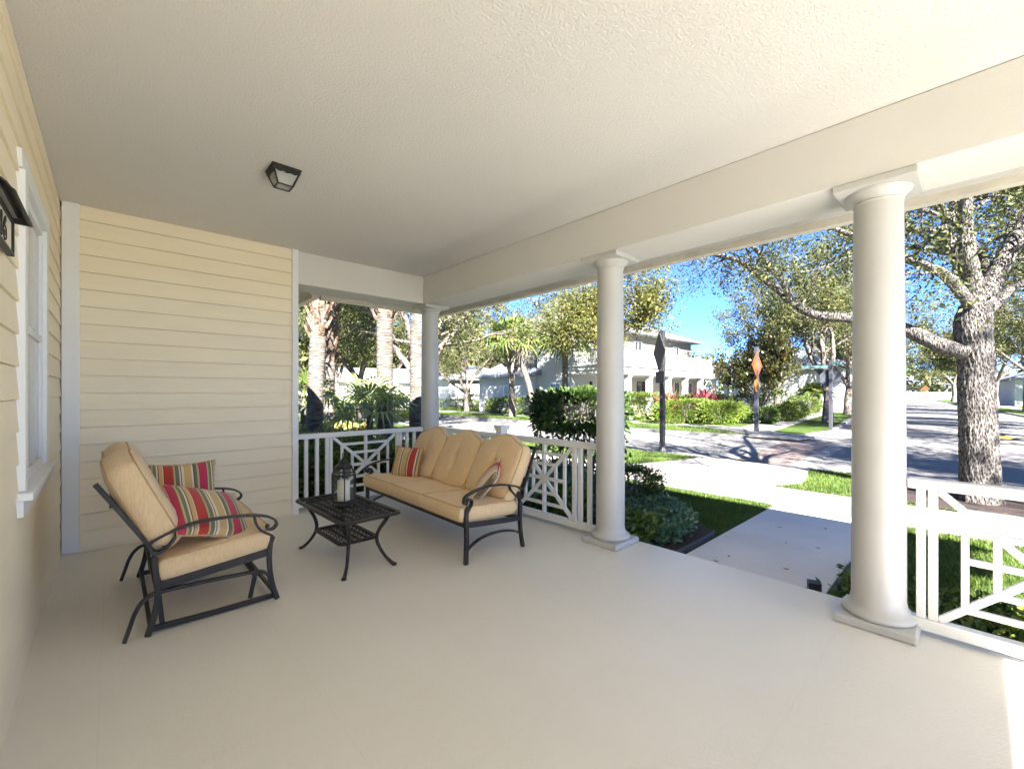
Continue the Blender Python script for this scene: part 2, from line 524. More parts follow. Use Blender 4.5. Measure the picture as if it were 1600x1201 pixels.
M['dark_leaf'] = leafmat('dark_glossy_leaf', [(0.018, 0.040, 0.012), (0.04, 0.080, 0.020), (0.075, 0.13, 0.03), (0.13, 0.16, 0.04)], 0.32, 0.22, 0.6)
M['magnolia_leaf'] = leafmat('magnolia_leaf', [(0.045, 0.02, 0.01), (0.03, 0.05, 0.012), (0.09, 0.11, 0.02), (0.11, 0.05, 0.022)], 0.35, 0.3, 0.6)
M['hedge_leaf'] = leafmat('hedge_leaf', [(0.035, 0.07, 0.012), (0.07, 0.12, 0.02), (0.14, 0.19, 0.035), (0.20, 0.22, 0.05)], 0.5, 0.35)
M['lime_leaf'] = leafmat('lime_leaf', [(0.06, 0.11, 0.014), (0.10, 0.165, 0.02), (0.155, 0.215, 0.04), (0.21, 0.23, 0.06)], 0.5, 0.4)
M['variegated'] = leafmat('variegated_leaf', [(0.10, 0.15, 0.03), (0.28, 0.30, 0.09), (0.45, 0.42, 0.18), (0.40, 0.22, 0.10)], 0.5, 0.4)
M['blue_leaf'] = leafmat('blue_green_leaf', [(0.05, 0.11, 0.06), (0.08, 0.18, 0.11), (0.13, 0.25, 0.17), (0.22, 0.30, 0.14)], 0.3, 0.25, 0.6)
M['dry_leaf'] = leafmat('dry_leaf', [(0.10, 0.05, 0.02), (0.18, 0.11, 0.04), (0.24, 0.15, 0.06)], 0.8, 0.1)
M['palm_leaf'] = leafmat('palm_leaf', [(0.07, 0.11, 0.025), (0.11, 0.165, 0.035), (0.15, 0.20, 0.05), (0.24, 0.24, 0.08)], 0.5, 0.35)
M['silver_palm'] = leafmat('silver_palm_leaf', [(0.18, 0.26, 0.11), (0.28, 0.36, 0.17), (0.38, 0.43, 0.22), (0.45, 0.46, 0.25)], 0.5, 0.35)
# ================================================================== PORCH
HC = 3.04      # ceiling height
XW = -0.33     # house wall plane
YB = 5.36      # back wall plane
GZ = -0.15     # yard level
XB = 3.44      # column line
EX = 0.152     # siding exposure

fl = MB().box(XW - 0.2, 3.66, -3.75, 5.72, GZ - 0.2, 0.0).build('porch_floor', M['floor'], bevel=0.008)
tag(fl, kind='structure')

house = thing('porch_house', 'cream clapboard house whose covered porch fills the foreground, with white trim and beams', 'house', (XW, YB, 0))
hl = Vector((XW, YB, 0))
def hp(mb, name, mat, **k):        # part of the house: geometry in world metres, parented to the empty
    mb.v = [(p[0] - hl.x, p[1] - hl.y, p[2]) for p in mb.v]
    return mb.build(name, mat, house, **k)

def siding(axis, plane, a, b, z0, z1, holes=()):
    mb = MB(); n = int(math.ceil((z1 - z0) / EX)); rng = random.Random(int(abs(plane) * 100))
    for i in range(n):
        lo = z0 + i * EX; hi = min(lo + EX - .0038, z1)
        segs = [(a, b)]
        for (ha, hb, hz0, hz1) in holes:
            if hi > hz0 and lo < hz1:
                new = []
                for s0, s1 in segs:
                    if ha > s0: new.append((s0, min(ha, s1)))
                    if hb < s1: new.append((max(hb, s0), s1))
                segs = new
        for s0, s1 in segs:
            t0 = 0.0145; t1 = 0.004
            if axis == 'x':    # wall facing +X
                vs = [(plane - .01, s0, lo), (plane + t0, s0, lo), (plane + t1, s0, hi), (plane - .01, s0, hi),
                      (plane - .01, s1, lo), (plane + t0, s1, lo), (plane + t1, s1, hi), (plane - .01, s1, hi)]
            else:              # wall facing -Y
                vs = [(s0, plane + .01, lo), (s0, plane - t0, lo), (s0, plane - t1, hi), (s0, plane + .01, hi),
                      (s1, plane + .01, lo), (s1, plane - t0, lo), (s1, plane - t1, hi), (s1, plane + .01, hi)]
            mb.add(vs, [(0, 1, 2, 3), (7, 6, 5, 4), (1, 5, 6, 2), (0, 4, 5, 1), (2, 6, 7, 3)])
    return mb
hole = [(3.10, 4.18, 0.93, 2.44)]
hp(siding('x', XW, -3.6, YB - .001, 0.0, HC, hole), 'siding', M['siding'])
hp(siding('y', YB, XW + .016, 1.53, 0.03, HC), 'siding', M['siding'])
w = MB().box(-9, XW - .010, -3.7, 3.05, GZ - .2, 5.44).box(-9, XW - .010, 4.20, 9, GZ - .2, 5.44)
w.box(-9, XW - .010, 3.05, 4.20, GZ - .2, .90).box(-9, XW - .010, 3.05, 4.20, 2.451, 5.44).box(-9, -2.0, 3.05, 4.20, .90, 2.451)
w.box(XW - .010, 1.56, YB + .011, 9.0, GZ - .2, 3.0)
hp(w, 'wall', M['siding'])
hp(MB().box(XW, 1.516, YB - .022, YB + .005, 0.002, 0.032), 'base_board', M['siding'])
hp(MB().box(XW + .017, XW + .125, YB - .032, YB, 0.012, HC), 'corner_trim', M['trim'], bevel=.002)
hp(MB().box(1.517, 1.582, YB - .034, YB + .06, 0.0, HC), 'corner_trim', M['trim'], bevel=.002)
hp(MB().box(XW - .02, XB + .26, -3.56, YB + .42, HC, HC + .12), 'ceiling', M['ceiling'])
# beams round the porch
BZ = 2.657
hp(MB().box(3.255, 3.73, -3.60, YB + .40, BZ, HC - .002), 'beam', M['stucco'], bevel=.006)
hp(MB().box(1.584, 3.253, YB + .005, YB + .40, BZ + .003, HC - .002), 'beam', M['stucco'], bevel=.006)
hp(MB().box(XW - .3, 3.253, -3.40, -3.12, BZ + .003, HC - .002), 'beam', M['stucco'], bevel=.006)
# eaves: soffit board, fascia, gutter
ev = MB()
ev.box(3.732, 4.05, -3.64, YB + 1.05, 2.80, 2.83).box(2.0, 3.731, YB + .402, YB + .95, 2.80, 2.83).box(XW - .3, 3.253, -3.62, -3.402, 2.80, 2.83)
hp(ev, 'eave_soffit', M['stucco'])
fa = MB().box(4.05, 4.075, -3.64, YB + .82, 2.74, 2.93).box(2.1, 4.05, YB + .80, YB + .825, 2.74, 2.93).box(1.98, 2.005, YB + .80, 9.2, 2.74, 2.93)
fa.box(1.62, 1.98, YB + .41, 9.2, 2.80, 2.83)
hp(fa, 'fascia', M['stucco'])
gp = [(0, 0), (.085, 0), (.105, .03), (.112, .07), (.125, .085), (.125, .11), (0, .11)]
def gut(a, b, side):
    mb = MB(); k = len(gp); vs = []
    for p in (a, b):
        for u, z in gp: vs.append((p[0] + side[0] * u, p[1] + side[1] * u, 2.69 + z))
    fs = [(i, (i + 1) % k, k + (i + 1) % k, k + i) for i in range(k)] + [tuple(range(k)), tuple(range(2 * k - 1, k - 1, -1))]
    return mb.add(vs, fs)
hp(gut((4.078, -3.64), (4.078, YB + .95), (1, 0)), 'gutter', M['gutter'])
hp(gut((2.13, YB + .828), (4.075, YB + .828), (0, 1)), 'gutter', M['gutter'])
hp(gut((2.008, YB + .83), (2.008, 9.2), (1, 0)), 'gutter', M['gutter'])
# porch roof and main roof
rf = MB()
rf.add([(4.2, -3.65, 2.84), (4.2, YB + .95, 2.84), (-.3, YB - 2.3, 4.7), (-.3, -3.65, 4.7), (4.2, -3.65, 2.90), (4.2, YB + .95, 2.90), (-.3, YB - 2.3, 4.78), (-.3, -3.65, 4.78), (-.3, YB + .95, 2.84), (-.3, YB + .95, 2.90)],
       [(0, 1, 2, 3), (7, 6, 5, 4), (0, 4, 5, 1), (2, 6, 7, 3), (3, 7, 4, 0), (1, 8, 2), (5, 6, 9), (1, 5, 9, 8)])
rf.add([(2.1, YB + .5, 2.84), (2.1, 9.2, 2.84), (-.3, 9.2, 4.2), (-.3, YB + .5, 4.2), (2.1, YB + .5, 2.9), (2.1, 9.2, 2.9), (-.3, 9.2, 4.28), (-.3, YB + .5, 4.28)],
       [(0, 1, 2, 3), (7, 6, 5, 4), (0, 4, 5, 1), (1, 5, 6, 2), (2, 6, 7, 3), (3, 7, 4, 0)])
rf.add([(.2, -4.2, 5.45), (.2, 5.6, 5.45), (-9.5, 5.6, 5.45), (-9.5, -4.2, 5.45), (-4, -.5, 7.2), (-4, 1.6, 7.2)],
       [(0, 1, 5, 4), (1, 2, 5), (2, 3, 4, 5), (3, 0, 4), (3, 2, 1, 0)])
hp(rf, 'roof', M['roof_porch'])

# window on the house wall
wx = XW
win = MB().box(wx - .01, wx + .034, 3.05, 3.14, .935, 2.45).box(wx - .01, wx + .022, 4.14, 4.23, .935, 2.45).box(wx - .01, wx + .026, 3.03, 4.25, 2.452, 2.54)
win.box(wx - .12, wx + .002, 3.14, 3.19, .90, 2.45).box(wx - .12, wx + .002, 4.09, 4.14, .90, 2.45).box(wx - .12, wx + .002, 3.19, 4.09, 2.40, 2.45).box(wx - .12, wx + .002, 3.19, 4.09, .90, .985)
win.box(wx - .04, wx + .001, 3.19, 4.09, 1.72, 1.76)
wo = hp(win, 'window', M['trim'], bevel=.003)
MB().box(-.03, -.012, 3.19 - hl.y, 4.09 - hl.y, .985, 2.40).build('pane', M['pane_light'], wo)
MB().box(-.01, .062, 3.00 - hl.y, 4.28 - hl.y, .897, .934).box(-.01, .030, 3.03 - hl.y, 4.25 - hl.y, .815, .895).build('sill', M['trim'], wo, bevel=.004)

# ---- columns
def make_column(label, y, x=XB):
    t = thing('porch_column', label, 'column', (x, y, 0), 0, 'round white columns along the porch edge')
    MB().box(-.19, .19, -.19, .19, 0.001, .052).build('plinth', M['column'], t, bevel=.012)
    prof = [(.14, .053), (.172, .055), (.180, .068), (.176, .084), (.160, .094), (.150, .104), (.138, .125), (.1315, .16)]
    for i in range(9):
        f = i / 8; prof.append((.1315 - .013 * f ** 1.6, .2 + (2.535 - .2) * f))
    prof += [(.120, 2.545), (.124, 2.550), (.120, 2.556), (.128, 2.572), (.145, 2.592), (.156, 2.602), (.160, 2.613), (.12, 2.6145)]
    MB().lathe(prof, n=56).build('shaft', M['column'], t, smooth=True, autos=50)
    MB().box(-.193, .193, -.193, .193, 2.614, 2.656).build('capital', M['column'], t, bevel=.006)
    return t
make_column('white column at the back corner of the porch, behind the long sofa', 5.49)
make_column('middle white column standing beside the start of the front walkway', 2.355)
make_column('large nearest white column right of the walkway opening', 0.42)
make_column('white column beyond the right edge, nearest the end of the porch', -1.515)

# ---- railings
def railing(label, a, b, panels, balusters, posts=()):
    """a, b: ends on the floor; panels: (s0, s1); balusters: list of s; posts: newel at s"""
    a = Vector(a); b = Vector(b); d = (b - a); L = d.length; d.normalize()
    t = thing('porch_railing', label, 'railing', (a.x, a.y, 0), math.atan2(d.y, d.x), 'white railings between the porch columns')
    rm = M['rail']
    def span(z0, z1, w):
        m = MB(); cuts = [0.0]
        for p in posts: cuts += [p - .05, p + .05]
        cuts.append(L)
        for i in range(0, len(cuts), 2): m.box(cuts[i], cuts[i + 1], -w / 2, w / 2, z0, z1)
        return m
    span(.842, .902, .075).build('top_rail', rm, t, bevel=.008)
    span(.032, .098, .062).build('bottom_rail', rm, t, bevel=.004)
    Z0, Z1 = .0985, .8415
    for s in balusters:
        MB().box(s - .0205, s + .0205, -.019, .019, Z0, Z1).build('baluster', rm, t, bevel=.003)
    for s0, s1 in panels:
        cx = (s0 + s1) / 2; cz = (Z0 + Z1) / 2; hw = (s1 - s0) / 2; hh = (Z1 - Z0) / 2
        m = MB(); bw = .036
        m.bar((cx, 0, Z0), (cx, 0, Z1), bw, .034, (0, 1, 0))
        for sx in (-1, 1):
            for sz in (-1, 1):
                m.bar((cx, 0, cz), (cx + sx * (hw - .004), 0, cz + sz * (hh - .006)), bw, .030, (0, 1, 0))
        for q, th in ((.73, .0265), (.42, .0245)):
            x0, x1, z0, z1 = cx - hw * q, cx + hw * q, cz - hh * q, cz + hh * q
            m.bar((x0, 0, z0), (x0, 0, z1), bw * .9, th, (0, 1, 0)); m.bar((x1, 0, z0), (x1, 0, z1), bw * .9, th, (0, 1, 0))
            m.bar((x0, 0, z0), (x1, 0, z0), bw * .9, th - .001, (0, 1, 0)); m.bar((x0, 0, z1), (x1, 0, z1), bw * .9, th - .001, (0, 1, 0))
        m.bar((cx - hw * .73, 0, cz), (cx + hw * .73, 0, cz), bw, .0225, (0, 1, 0))
        m.build('lattice_panel', rm, t, bevel=.002)
    for s in posts:
        p = MB().box(s - .049, s + .049, -.049, .049, 0.001, .95).build('newel_post', rm, t, bevel=.004)
        MB().box(s - .062, s + .062, -.062, .062, .951, .975).box(s - .072, s + .072, -.072, .072, .9755, 1.0).build('post_cap', rm, p, bevel=.006)
    return t
railing('white lattice railing at the back end of the porch behind the lantern and glider', (1.584, 5.49), (3.305, 5.49), [(.445, 1.30)], [.020, .130, .255, .375, .420, 1.325, 1.37, 1.475, 1.59])
Lf = 5.356 - 2.49
railing('white lattice railing behind the long sofa, with a capped newel post at its middle', (XB + .02, 2.488), (XB + .02, 5.356),
        [(.335, 1.125), (Lf - 1.125, Lf - .335)], [.12, .235, .31, 1.15, 1.27, Lf - 1.27, Lf - 1.15, Lf - .31, Lf - .235, Lf - .12], [Lf / 2])
railing('white lattice railing right of the nearest column at the right edge', (XB + .02, .288), (XB + .02, -1.385),
        [(.131, .901)], [.058, .108, .926, .975, 1.09, 1.21, 1.33, 1.45, 1.57])

# ---- ceiling lantern
cl = thing('ceiling_light', 'small black square lantern with seeded glass flush on the porch ceiling', 'ceiling light', (.935, 3.50, HC))
cb = MB().box(-.12, .12, -.12, .12, -.016, -.0005).box(-.113, .113, -.113, .113, -.042, -.0162)
for sx, sy, ax in ((0, 1, 'x'), (0, -1, 'x'), (1, 0, 'y'), (-1, 0, 'y')):
    for i in range(-3, 4):
        w = .104; z = -.043 - .006 * (1 + math.cos(i * PI)) / 2 - .003
        if ax == 'x': cb.box(i * .03 - .015, i * .03 + .015, sy * w - .004, sy * w + .004, z - .004, -.0422)
        else: cb.box(sx * w - .004, sx * w + .004, i * .03 - .0149, i * .03 + .0149, z - .004, -.0424)
cb.build('base', M['black'], cl, bevel=.002)
fr = MB(); gl = MB(); T0, T1, ZA, ZC = .100, .062, -.044, -.142
cor = [(-1, -1), (1, -1), (1, 1), (-1, 1)]
for i in range(4):
    a = cor[i]; c = cor[(i + 1) % 4]
    fr.bar((a[0] * T0, a[1] * T0, ZA), (a[0] * T1, a[1] * T1, ZC), .012, .012)
    fr.bar((a[0] * T1, a[1] * T1, ZC), (c[0] * T1, c[1] * T1, ZC), .012, .011)
    k = .97
    gl.add([(a[0] * T0 * k, a[1] * T0 * k, ZA), (c[0] * T0 * k, c[1] * T0 * k, ZA), (c[0] * T1 * k, c[1] * T1 * k, ZC), (a[0] * T1 * k, a[1] * T1 * k, ZC)], [(0, 1, 2, 3)])
gl.add([(a[0] * T1 * .97, a[1] * T1 * .97, ZC + .002) for a in cor], [(0, 1, 2, 3)])
fr.build('frame', M['black'], cl, bevel=.002)
gl.build('glass', M['frost'], cl)
MB().lathe([(.006, -.045), (.022, -.06), (.03, -.085), (.022, -.105), (.004, -.115)], n=16).build('bulb', M['candle'], cl, smooth=True)
cl.scale = (.82, .82, .85)

# ---- lit-style house number plaque under a hood, on the house wall
pq = thing('house_number_plaque', 'dark framed house number plaque under a curved hood on the cream wall', 'house number', (XW + .014, 2.50, 1.96))
y0, y1 = -.24, .215
MB().box(0, .022, y0, y1, 0, .012).box(0, .022, y0, y1, .135, .15).box(0, .022, y0, y0 + .055, .012, .135).box(0, .022, y1 - .012, y1, .012, .135).build('frame', M['black'], pq, bevel=.002)
MB().box(0.001, .014, y0 + .056, y1 - .013, .0125, .1345).build('plate', M['candle'], pq)
hd = MB(); ar = [(.0, .178), (.026, .177), (.042, .172), (.054, .162), (.064, .146), (.074, .138), (.070, .135), (.060, .143), (.050, .157), (.039, .167), (.024, .171), (.0, .172)]
vs = [(a, y0 - .004, z) for a, z in ar] + [(a, y1 + .004, z) for a, z in ar]; k = len(ar)
hd.add(vs, [(i, (i + 1) % k, k + (i + 1) % k, k + i) for i in range(k)] + [tuple(range(k)), tuple(range(2 * k - 1, k - 1, -1))])
hd.box(0, .016, y0, y1, .1502, .1715)
hd.add([(.0, y1 - .004, .17), (.040, y1 - .004, .168), (.070, y1 - .004, .136), (0, y1 - .004, .14), (.0, y1 + .003, .17), (.040, y1 + .003, .168), (.070, y1 + .003, .136), (0, y1 + .003, .14)], [(0, 1, 2, 3), (7, 6, 5, 4), (0, 4, 5, 1), (1, 5, 6, 2), (2, 6, 7, 3), (3, 7, 4, 0)])
hd.build('hood', M['black'], pq)
MB().box(.017, .032, y0 + .01, y1 - .01, .158, .166).build('lamp_diffuser', M['frost'], pq)
fc = bpy.data.curves.new('house_digits', 'FONT'); fc.body = '116'; fc.size = .125; fc.extrude = .002; fc.space_character = 1.15; fc.offset = .003
fo = bpy.data.objects.new('tmp', fc); COL.objects.link(fo)
dg = bpy.context.evaluated_depsgraph_get(); me = bpy.data.meshes.new_from_object(fo.evaluated_get(dg)); me.materials.clear(); me.materials.append(M['black'])
bpy.data.objects.remove(fo)
do = bpy.data.objects.new('house_digits', me); COL.objects.link(do); do.parent = pq
do.rotation_euler = (R(90), 0, R(90)); do.location = (.017, y0 + .10, .028)

# ================================================================== FURNITURE
def catmull(pts, sub=5):
    P = [Vector(p) for p in pts]; out = []
    for i in range(len(P) - 1):
        p0 = P[max(i - 1, 0)]; p1 = P[i]; p2 = P[i + 1]; p3 = P[min(i + 2, len(P) - 1)]
        for q in range(sub):
            t = q / sub
            out.append(0.5 * ((2 * p1) + (p2 - p0) * t + (2 * p0 - 5 * p1 + 4 * p2 - p3) * t * t + (3 * p1 - p0 - 3 * p2 + p3) * t ** 3))
    out.append(P[-1])
    return out
def side_curve(mb, xz, y, w=.030, h=.016, sub=5):
    """flat bar bent in the xz plane at y: w across (along y), h thick"""
    return mb.sweep([(p.x, y, p.z) for p in catmull([(a, 0, b) for a, b in xz], sub)], h, w, (0, 1, 0))

def cushion(name, W, H, T, mat, parent, mtx, hump=0.0, bul=.025, tuft=None, rnd=.16, back=True, seed=0, n=34):
    """boxed cushion: u across W, v along H, w thickness; mtx maps (u, v, w) to the parent"""
    rng = random.Random(seed)
    def outl(i, j):
        x = i * math.sqrt(1 - rnd * j ** 6 * .5); y = j * math.sqrt(1 - rnd * i ** 6 * .5)
        u = x * W / 2; v = y * H / 2
        if hump:
            k = abs(u) / (W * .40)
            hh = hump * (.5 + .5 * math.cos(PI * min(k, 1)))
            v += hh * ((j + 1) / 2) ** 3
        return u, v
    mb = MB(); vs = []; fs = []
    def face(sgn):
        base = len(vs)
        for a in range(n + 1):
            for c in range(n + 1):
                i = -1 + 2 * a / n; j = -1 + 2 * c / n
                u, v = outl(i, j)
                w = T / 2 + bul * ((1 - i ** 4) * (1 - j ** 4)) ** .6
                w += (.0022 * math.sin(27 * u / W + seed) * math.cos(21 * v / H + seed * 2) + .0042 * math.sin(6.1 * u / W + 2.3 * v / H + seed * 1.7) + .0032 * math.sin(11 * v / H - 5 * u / W + seed)) * (1 - i ** 4) * (1 - j ** 4)
                if tuft and sgn > 0:
                    for (tu, tv) in tuft:
                        r = math.hypot(u - tu, v - tv)
                        w -= .026 * math.exp(-(r / .030) ** 2) + .012 * math.exp(-(r / .085) ** 2)
                        w -= .012 * math.exp(-((u - tu) / .022) ** 2) * math.exp(-((v - tv) / (H * .30)) ** 2)
                vs.append(mtx @ Vector((u, v, sgn * w)))
        for a in range(n):
            for c in range(n):
                p = base + a * (n + 1) + c
                q = (p, p + n + 1, p + n + 2, p + 1)
                fs.append(q if sgn > 0 else q[::-1])
        return base
    f0 = face(1); f1 = face(-1)
    ring = [(a, 0) for a in range(n)] + [(n, c) for c in range(n)] + [(a, n) for a in range(n, 0, -1)] + [(0, c) for c in range(n, 0, -1)]
    L = len(ring); rows = []
    rows.append([f0 + a * (n + 1) + c for a, c in ring])
    for q in (0.25, .5, .75):
        row = []
        for a, c in ring:
            i = -1 + 2 * a / n; j = -1 + 2 * c / n; u, v = outl(i, j)
            g = 1 + (.022 * math.sin(PI * q)) / (W / 2); g2 = 1 + (.022 * math.sin(PI * q)) / (H / 2)
            row.append(len(vs)); vs.append(mtx @ Vector((u * g, v * g2, T / 2 - T * q)))
        rows.append(row)
    rows.append([f1 + a * (n + 1) + c for a, c in ring])
    for r0, r1 in zip(rows[:-1], rows[1:]):
        for i in range(L):
            j = (i + 1) % L
            fs.append((r0[i], r1[i], r1[j], r0[j]))
    mb.add(vs, fs)
    o = mb.build(name, mat, parent, smooth=True)
    pip = MB()
    for sg in (1, -1):
        loop = []
        for a, c in ring[::2]:
            i = -1 + 2 * a / n; j = -1 + 2 * c / n; u, v = outl(i, j)
            loop.append(mtx @ Vector((u * 1.004, v * 1.004, sg * T / 2)))
        loop.append(loop[0])
        pip.tube(loop, .0042, 6)
    pip.build('piping', M['piping'], o, smooth=True)
    if tuft:
        for tu, tv in tuft:
            bt = MB(); c = mtx @ Vector((tu, tv, T / 2 + bul - .036))
            nrm = (mtx.to_3x3() @ Vector((0, 0, 1))).normalized()
            bt.tube([c - nrm * .006, c + nrm * .002, c + nrm * .006], [.013, .012, .006], 12)
            bt.build('button', M['tan_v'], o, smooth=True)
    return o
def frame_m(o, ex, ey):
    ex = Vector(ex).normalized(); ey = Vector(ey); ey = (ey - ex * ey.dot(ex)).normalized(); ez = ex.cross(ey)
    m = Matrix.Identity(4)
    for i, c in enumerate((ex, ey, ez)):
        m[0][i], m[1][i], m[2][i] = c
    m[0][3], m[1][3], m[2][3] = o
    return m

# ---- three-seat sofa: local x runs from front to back, y along its length
sofa = thing('sofa', 'three-seat patio sofa with humped tan cushions on a black iron frame, by the railing', 'sofa', (2.13, 3.80, 0), R(-1.0))
SY = .965
for s in (-1, 1):
    y = s * SY
    side_curve(MB(), [(0, .001), (.006, .14), (.008, .285), (.002, .38), (.008, .43), (.032, .455)], y, .034, .034).build('leg', M['iron'], sofa, bevel=.004)
    side_curve(MB(), [(.635, .001), (.612, .12), (.600, .235), (.60, .33), (.606, .41)], y, .034, .030).build('leg', M['iron'], sofa, bevel=.004)
    a = MB()
    side_curve(a, [(.032, .455), (.055, .480), (.058, .51), (.035, .528), (.008, .515), (.0, .49), (-.018, .505), (-.012, .540), (.02, .563), (.09, .585), (.17, .600), (.27, .606), (.375, .598), (.48, .578), (.56, .555), (.62, .52), (.628, .485), (.605, .462), (.580, .472), (.582, .495), (.60, .50)], y, .040, .014, 6)
    side_curve(a, [(.470, .572), (.492, .53), (.53, .49), (.575, .455), (.604, .41)], y, .028, .014)
    a.build('arm', M['iron'], sofa, bevel=.003)
    side_curve(MB(), [(.014, .115), (.08, .155), (.18, .187), (.30, .198), (.42, .190), (.53, .165), (.600, .13)], y, .026, .018).build('stretcher', M['iron'], sofa, bevel=.003)
sf = MB()
sf.bar((.008, -SY + .018, .318), (.008, SY - .018, .318), .026, .046)
sf.bar((.60, -SY + .016, .262), (.60, SY - .016, .262), .026, .040)
for s in (-1, 1): sf.bar((.026, s * (SY - .002), .315), (.585, s * (SY - .002), .266), .022, .044)
for y in (-.5, -.25, 0, .25, .5): sf.bar((.02, y, .322), (.59, y, .272), .03, .006)
sf.build('seat_frame', M['iron'], sofa, bevel=.003)
bf = MB()
for y in (-SY + .02, SY - .02): side_curve(bf, [(.606, .41), (.66, .52), (.74, .70), (.815, .875)], y, .028, .020)
for z, x in ((.875, .815), (.60, .70), (.46, .632)): bf.bar((x, -SY + .03, z), (x, SY - .03, z), .018, .03)
for k in range(1, 12):
    y = -SY + k * SY * 2 / 12; side_curve(bf, [(.64, .47), (.70, .60), (.812, .87)], y, .012, .010, 2)
bf.build('back_frame', M['iron'], sofa, bevel=.002)
for k in range(3):
    yc = (k - 1) * .632
    cushion('seat_cushion', .624, .60, .118, M['tan_v'], sofa, frame_m((.262, yc, .388), (0, -1, 0), (.985, 0, -.06)), bul=.016, seed=k + 1, rnd=.10)
    cushion('back_cushion', .628, .54, .115, M['tan_v'], sofa, frame_m((.612, yc, .657), (0, -1, 0), (.275, 0, .50)), hump=.078, bul=.040, tuft=[(0, .04), (0, -.10)], seed=k + 5, rnd=.35)

# ---- glider loveseat: local x towards the front
gl_o = thing('glider_loveseat', 'two-seat glider loveseat with tan cushions and black iron base by the cream walls', 'glider', (.45, 3.79, 0), 0)
GY = .545
def gx(p): return [(a - .45, b) for a, b in p]
for s in (-1, 1):
    y = s * GY
    side_curve(MB(), gx([(.80, .432), (.784, .37), (.779, .30), (.784, .20), (.800, .10), (.828, .001)]), y, .030, .030).build('leg', M['iron'], gl_o, bevel=.004)
    side_curve(MB(), gx([(.182, .45), (.188, .37), (.196, .28), (.197, .20), (.180, .10), (.152, .001)]), y, .030, .030).build('leg', M['iron'], gl_o, bevel=.004)
    a = MB()
    side_curve(a, gx([(.225, .500), (.222, .480), (.195, .474), (.168, .492), (.162, .525), (.195, .552), (.26, .580), (.33, .600), (.40, .610), (.50, .611), (.60, .604), (.70, .590), (.77, .568), (.815, .535), (.822, .503), (.797, .482), (.770, .486), (.765, .504), (.778, .512)]), y, .040, .013, 6)
    side_curve(a, gx([(.288, .586), (.275, .535), (.238, .49), (.182, .452)]), y, .026, .014)
    side_curve(a, gx([(.690, .588), (.703, .53), (.735, .48), (.80, .435)]), y, .026, .014)
    a.build('arm', M['iron'], gl_o, bevel=.003)
    b_ = MB()
    side_curve(b_, gx([(.165, .030), (.5, .022), (.818, .024)]), y * .965, .026, .030)
    side_curve(b_, gx([(.052, .001), (.075, .075), (.098, .15), (.135, .21), (.20, .238), (.40, .236), (.60, .226), (.715, .216), (.765, .185), (.790, .12)]), y * 1.0, .026, .020)
    b_.build('base_rail', M['iron'], gl_o, bevel=.003)
    for l in ([(.203, .232), (.222, .03)], [(.716, .212), (.678, .03)]):
        side_curve(MB(), gx(l), y * .89, .012, .026).build('glide_link', M['iron'], gl_o, bevel=.002)
bx = MB()
for x, z in ((.165, .052), (.81, .05), (.20, .215), (.70, .195)): bx.bar((x - .45, -GY + .02, z), (x - .45, GY - .02, z), .022, .024)
bx.build('cross_bar', M['iron'], gl_o, bevel=.003)
sf = MB()
sf.bar((.79 - .45, -GY + .016, .330), (.79 - .45, GY - .016, .330), .022, .044)
sf.bar((.225 - .45, -GY + .016, .275), (.225 - .45, GY - .016, .275), .022, .044)
for s in (-1, 1): sf.bar((.205 - .45, s * (GY - .004), .272), (.778 - .45, s * (GY - .004), .331), .020, .050)
for y in (-.3, 0, .3): sf.bar((.23 - .45, y, .285), (.78 - .45, y, .340), .03, .006)
sf.build('seat_frame', M['iron'], gl_o, bevel=.003)
bf = MB()
for y, ex_ in ((-GY + .02, 0), (GY - .02, .04)):
    side_curve(bf, gx([(.205, .275), (.19, .40), (.165, .50), (.06, .69), (-.065 + ex_ * .6, .90 - ex_)]), y, .046, .022)
for x, z in ((.0, .775), (.165, .50)): bf.bar((x - .45, -GY + .03, z), (x - .45, GY - .03, z), .018, .034)
for k in range(1, 8):
    y = -GY + k * GY * 2 / 8; side_curve(bf, gx([(.165, .50), (.08, .64), (.0, .775)]), y, .012, .010, 2)
bf.build('back_frame', M['iron'], gl_o, bevel=.002)
for k in range(2):
    yc = (k - .5) * .54
    cushion('seat_cushion', .538, .60, .135, M['tan_v'], gl_o, frame_m((.505 - .45, yc, .382), (0, 1, 0), (-1, 0, -.105)), bul=.018, seed=11 + k, rnd=.12)
    cushion('back_cushion', .530, .56, .135, M['tan_v'], gl_o, frame_m((.145 - .45, yc, .735), (0, 1, 0), (-.27, 0, .60)), hump=.035, bul=.035, tuft=[(0, .04)], seed=21 + k, rnd=.45)

